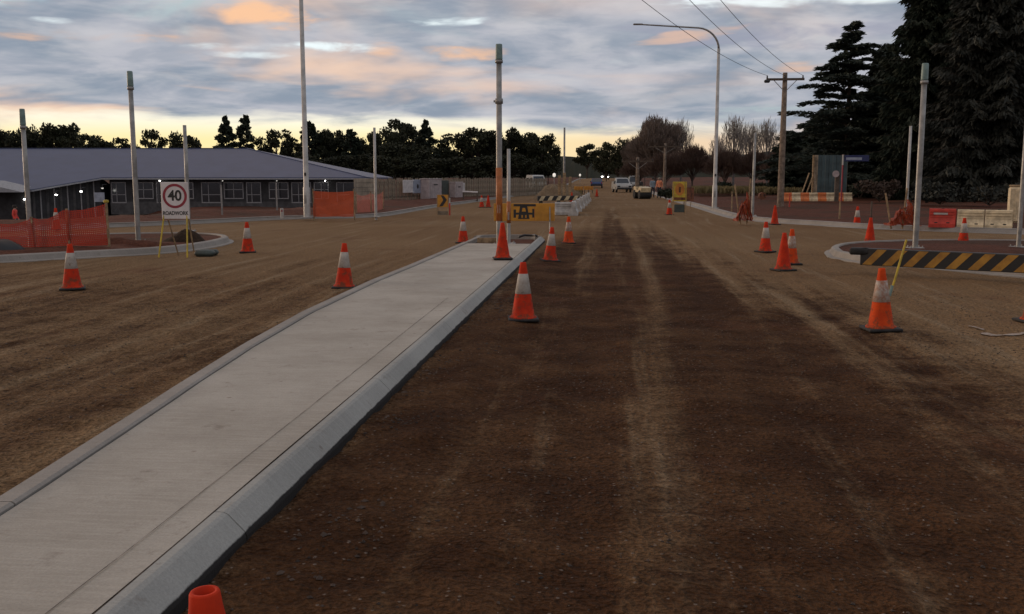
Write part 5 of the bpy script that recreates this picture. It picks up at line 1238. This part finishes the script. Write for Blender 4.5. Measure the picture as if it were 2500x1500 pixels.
# --- tree line on the left: (px, depth, top py, width px, kind, label)
proto = {'g0': eucalypt(13, 11, 1, 1.0), 'g1': eucalypt(13, 10, 2, .8, .4, .45), 'g2': eucalypt(13, 9, 3, .55, .45, .4, clumps=11), 'g3': eucalypt(13, 13, 4, 1.1, .25, .6, clumps=22), 'c0': conical(13, 8, 5, 1.5), 'c1': conical(13, 7, 6, 1.3, p=.6)}
HW = {'g0': (13, 11), 'g1': (13, 10), 'g2': (13, 9), 'g3': (13, 13), 'c0': (13, 8), 'c1': (13, 7)}
first = set()
row = [(-20, 175, 330, 90, 'g3', 'dark gum tree at the very left edge of the skyline'), (38, 170, 312, 95, 'g0', 'rounded gum tree left of the leftmost capped post'), (88, 178, 304, 70, 'g3', 'gum tree just right of the leftmost capped post top'), (142, 172, 296, 95, 'g0', 'tallest dome of the leftmost gum cluster'), (192, 170, 322, 80, 'g1', 'gum tree closing the leftmost cluster beside the sky gap'),
       (268, 176, 330, 86, 'g1', 'flat topped gum tree alone between two sky gaps left of the tall post'), (330, 190, 352, 40, 'g3', 'low gum crown behind the taller capped post'), (372, 172, 312, 60, 'g2', 'thin see-through gum tree right of the taller capped post'), (455, 174, 320, 72, 'g3', 'dense rounded tree behind the post of the speed sign'), 
       (556, 170, 291, 82, 'c0', 'dark pine with left of the two sharp peaks above the roof'), (604, 172, 289, 66, 'c1', 'dark pine with right of the two sharp peaks above the roof'), (640, 175, 330, 50, 'g2', 'thin gum beside the twin pines'), (680, 172, 312, 72, 'g2', 'open crowned gum left of the white light column'), (715, 178, 340, 60, 'g3', 'low dark gum at the foot of the open crowned gum'),
       (757, 165, 304, 80, 'c1', 'dark tree directly behind the left light column'), (790, 168, 308, 70, 'g0', 'dark gum right of the left light column'), (822, 172, 318, 60, 'g1', 'gum with sky holes in the middle of the dark row'), (858, 165, 322, 74, 'c1', 'broad dark pine left of the slim pale post'), (898, 168, 318, 70, 'g0', 'rounded gum behind the slim pale post'), (945, 165, 318, 80, 'g3', 'dark gum right of the slim pale post'),
       (985, 172, 292, 90, 'g1', 'highest rounded gum of the dark row'), (1040, 165, 300, 84, 'c0', 'pointed dark pine beside the bright notch in the row'), (1000, 160, 345, 120, 'g3', 'wide low tree under the highest gum'), (1085, 170, 358, 70, 'g3', 'low tree below the bright notch'), (1122, 172, 320, 90, 'g2', 'spreading gum with open limbs right of the notch'), (1165, 168, 312, 90, 'g1', 'domed gum left of the tall median post'),
       (1222, 168, 310, 96, 'g0', 'gum crown directly behind the tall median post'), (1272, 170, 322, 84, 'g1', 'gum right of the tall median post'), (1312, 168, 322, 80, 'g0', 'dark gum second from the right end of the row'), (1338, 172, 350, 50, 'g3', 'last low gum at the right end of the dark row'),
       (880, 158, 372, 110, 'g3', 'low dark thicket tree behind the right end of the roof'), (780, 156, 375, 110, 'g3', 'low dark tree behind the sloping hip of the roof'), (960, 154, 378, 110, 'g3', 'low dark tree behind the plain boards of the fence'), (1060, 152, 385, 110, 'g3', 'low dark tree behind the fence boards'), (1150, 152, 378, 120, 'g3', 'low dark tree behind the pale pipe rail'), (1240, 152, 372, 110, 'g3', 'low dark tree behind the short thin post'), (1315, 156, 385, 80, 'g3', 'low dark tree behind the parked white van'),
       (1433, 330, 350, 60, 'g1', 'small lone gum on the skyline left of the road end'), (1508, 185, 338, 70, 'g3', 'dark green tree at the left foot of the big brown tree'), (1480, 210, 372, 60, 'g3', 'low green tree right of the road end')]
for i, (px, Z, top, wpx, kd, lab) in enumerate(row):
    o = proto[kd] if kd not in first else copy_tree(proto[kd]); first.add(kd)
    z0 = 0.0; H_ = zat(top, Z) - z0; wm = wpx / FPX * Z * 1.16; h0, w0_ = HW[kd]
    plant(o, px, Z, z0, lab, 'tree', 'trees of the dark skyline', (wm / w0_, wm / w0_, H_ / h0 * 1.02), i * 1.3)
# --- bare trees on the right of the road
leaf_material('twig_b', (.145, .112, .092), (.21, .165, .135)); leaf_material('twig_g', (.26, .235, .21), (.34, .31, .28)); leaf_material('twig_d', (.085, .055, .044), (.125, .085, .066))
bt1 = twiggy_tree(12, 11, 11, 'twig_b', 'twig_brown', 16000); bt2 = twiggy_tree(12, 9, 12, 'twig_g', 'twig_grey', 1300, .45); bt3 = twiggy_tree(10, 11, 13, 'twig_d', 'twig_brown', 9000)
FT = {r_.name: (1.06, 1.0) for r_ in (bt1, bt2, bt3)}
DIM = {bt1.name: (12, 11), bt2.name: (12, 9), bt3.name: (10, 11)}
usedb = set()
for k, (src, px, Z, top, wpx, lab) in enumerate(((bt1, 1600, 150, 284, 165, 'big rounded brown leafless tree right of the road end'), (bt1, 1560, 160, 335, 110, 'brown leafless tree at the left shoulder of the big brown one'), (bt2, 1662, 150, 280, 95, 'slim leafless tree rising behind the big brown one'), (bt2, 1790, 125, 272, 120, 'pale leafless tree right of the white light column'), (bt2, 1832, 130, 290, 100, 'pale leafless tree behind the slim right verge post'), (bt2, 1872, 128, 280, 100, 'pale leafless tree beside the power pole'), (bt2, 1752, 132, 325, 90, 'low pale leafless tree touching the white light column'),
        (bt3, 1690, 120, 352, 120, 'brown leafless thicket left of the white light column'), (bt3, 1625, 122, 372, 130, 'brown leafless thicket behind the far yellow sign'), (bt3, 1770, 112, 362, 120, 'brown leafless thicket right of the white light column'), (bt3, 1840, 110, 366, 110, 'brown leafless thicket behind the slim right verge post'), (bt3, 1905, 105, 360, 110, 'brown leafless thicket behind the power pole'), (bt3, 1560, 135, 385, 110, 'brown leafless thicket above the white van'))):
    o = src if src.name not in usedb else copy_tree(src); nm = src.name; usedb.add(nm)
    z0 = .3; H_ = zat(top, Z) - z0; fz, fx = FT[nm]; h0, w0_ = DIM[nm]; wm = wpx / FPX * Z
    plant(o, px, Z, z0, lab, 'tree', 'leafless trees right of the road', (wm / w0_ * fx, wm / w0_ * fx, H_ / h0 * fz), k * 2.1)
# --- big conifers on the right
cd = needle_tree('cedar_tree', 13.5, 11.5, 21, 'cedar'); plant(cd, 2062, 72, .2, 'blue green cedar with level tiers, left of the big dark conifers', 'tree', 'conifers on the right', rz=.6)
H_ = zat(55, 72) - .2; cd.scale = (H_ / 13.5, H_ / 13.5, H_ / 13.5)
c1 = needle_tree('conifer_tree', 18, 8.2, 22, 'spruce'); plant(c1, 2262, 66, .2, 'tall black green conifer behind the right capped post, its top out of view', 'tree', 'conifers on the right')
c2_ = needle_tree('spruce_tree', 17, 8.6, 23, 'spruce'); plant(c2_, 2405, 60, .2, 'broad grey green spruce with drooping boughs at the right edge', 'tree', 'conifers on the right')
c3 = needle_tree('conifer_tree', 11.5, 5.2, 24, 'spruce'); plant(c3, 2150, 74, .2, 'smaller dark conifer between the cedar and the tall black green one', 'tree', 'conifers on the right')
c4 = copy_tree(c3); plant(c4, 1925, 88, .2, 'low dark conifer below the left boughs of the cedar', 'tree', 'conifers on the right', (1, 1, .5), 2)
for px_, Z_, lab_ in ((2040, 88, 'dark conifer behind the teal hoarding'), (2105, 86, 'dark conifer behind the street name sign'), (1985, 92, 'dark conifer behind the lower left tiers of the cedar')): plant(copy_tree(c3), px_, Z_, .2, lab_, 'tree', 'conifers on the right', (1.1, 1.1, .62), px_)
c5 = copy_tree(c3); plant(c5, 2535, 64, .2, 'conifer mostly outside the right edge of the picture', 'tree', 'conifers on the right', (1.1, 1.1, 1.0), 1)
def shrub(px, Z, z0, w_, h_, leaf, label, seed, dense=700):
    rng2 = random.Random(seed); root = thing('shrub', label, 'shrub', P(px, Z, z0), 0, 'shrubs on the right bank'); b = MB(); C_ = []
    for i in range(7):
        c = (rng2.uniform(-.35, .35) * w_, rng2.uniform(-.3, .3) * w_, h_ * rng2.uniform(.35, .75)); b.tube([(0, 0, 0), c], [.03, .01], 5); C_.append(blob_pts(c, (w_ * .25, w_ * .25, h_ * .3), dense // 7))
    b.build('stem', 'bark', root); ctr = np.concatenate(C_); ctr[:, 2] = np.abs(ctr[:, 2]); cards('foliage', ctr, rng.uniform(.10, .22, len(ctr)), leaf, root, 1.5)
shrub(1627, 76, .1, 1.1, .75, 'leaf_con', 'low black green shrub left of the far yellow sign', 1)
shrub(1768, 100, .3, 1.6, 1.1, 'leaf_con', 'dark round shrub beyond the red bank right of the light column', 2)
shrub(1872, 96, .3, 2.6, 1.0, 'leaf_euc', 'dull green shrub beyond the slim right verge post', 3)
shrub(2000, 90, .35, 2.6, 1.2, 'leaf_con', 'dark shrub at the foot of the teal hoarding', 4)
shrub(2150, 58, .3, 2.6, 1.3, 'leaf_brown', 'brown green shrub under the dark conifers', 5)
shrub(2100, 66, .3, 2.4, 1.2, 'leaf_con', 'dark shrub right of the street sign post', 6)
shrub(2300, 52, .3, 3.2, 1.2, 'leaf_spruce', 'dark shrub behind the bright red barrier', 7)
shrub(2420, 50, .3, 3.2, 1.3, 'leaf_spruce', 'dark shrub behind the cream barriers', 8)
# dry grass on the right bank and far verges
def grass(name, n, x0, x1, Z0, Z1, h, leaf, label, zf):
    ctr = []; 
    for i in range(n):
        Z = random.uniform(Z0, Z1); q_ = P(random.uniform(x0, x1), Z); ctr.append((q_.x, q_.y, zf(q_.x, q_.y) + h * .35))
    ctr = np.array(ctr); d_ = np.tile(np.array([[0, 0, 1.0]]), (len(ctr), 1)); o = cards(name, ctr, rng.uniform(h * .25, h * .5, len(ctr)), leaf, None, 3.0, d_); stuff(o); o['label'] = label; o['category'] = 'grass'
random.seed(5)
grass('grass', 5000, 1690, 1960, 84, 100, .5, 'leaf_dry', 'dry yellow grass along the top of the red bank right of the light column', lambda x, y: .45 + zr(y))
grass('grass', 1800, 1330, 1420, 80, 110, .4, 'leaf_dry', 'dry grass round the tan pile left of the far road', lambda x, y: .1)
# ------------------------------------------------------------------ far lamps
for px, py, Z, m_, lab in ((1353, 428, 120, 'lamp_dim', 'pale globe lamp on a short post above the tan pile'), (1416, 428, 190, 'lamp_dim', 'pale globe lamp left of the distant headlights')):
    q = P(px, Z); o = thing('globe_lamp', lab, 'lamp', (q.x, q.y, zr(q.y)), 0, 'globe lamps'); zt_ = zat(py, Z) - zr(q.y)
    b = MB(); b.lathe([(.05, 0), (.05, zt_ - .2)], 8); b.build('post', 'galv', o); b = MB(); b.lathe([(.01, -.26), (.15, -.18), (.2, 0), (.15, .18), (.01, .26)], 12, c=(0, 0, zt_)); b.build('globe', m_, o, True)
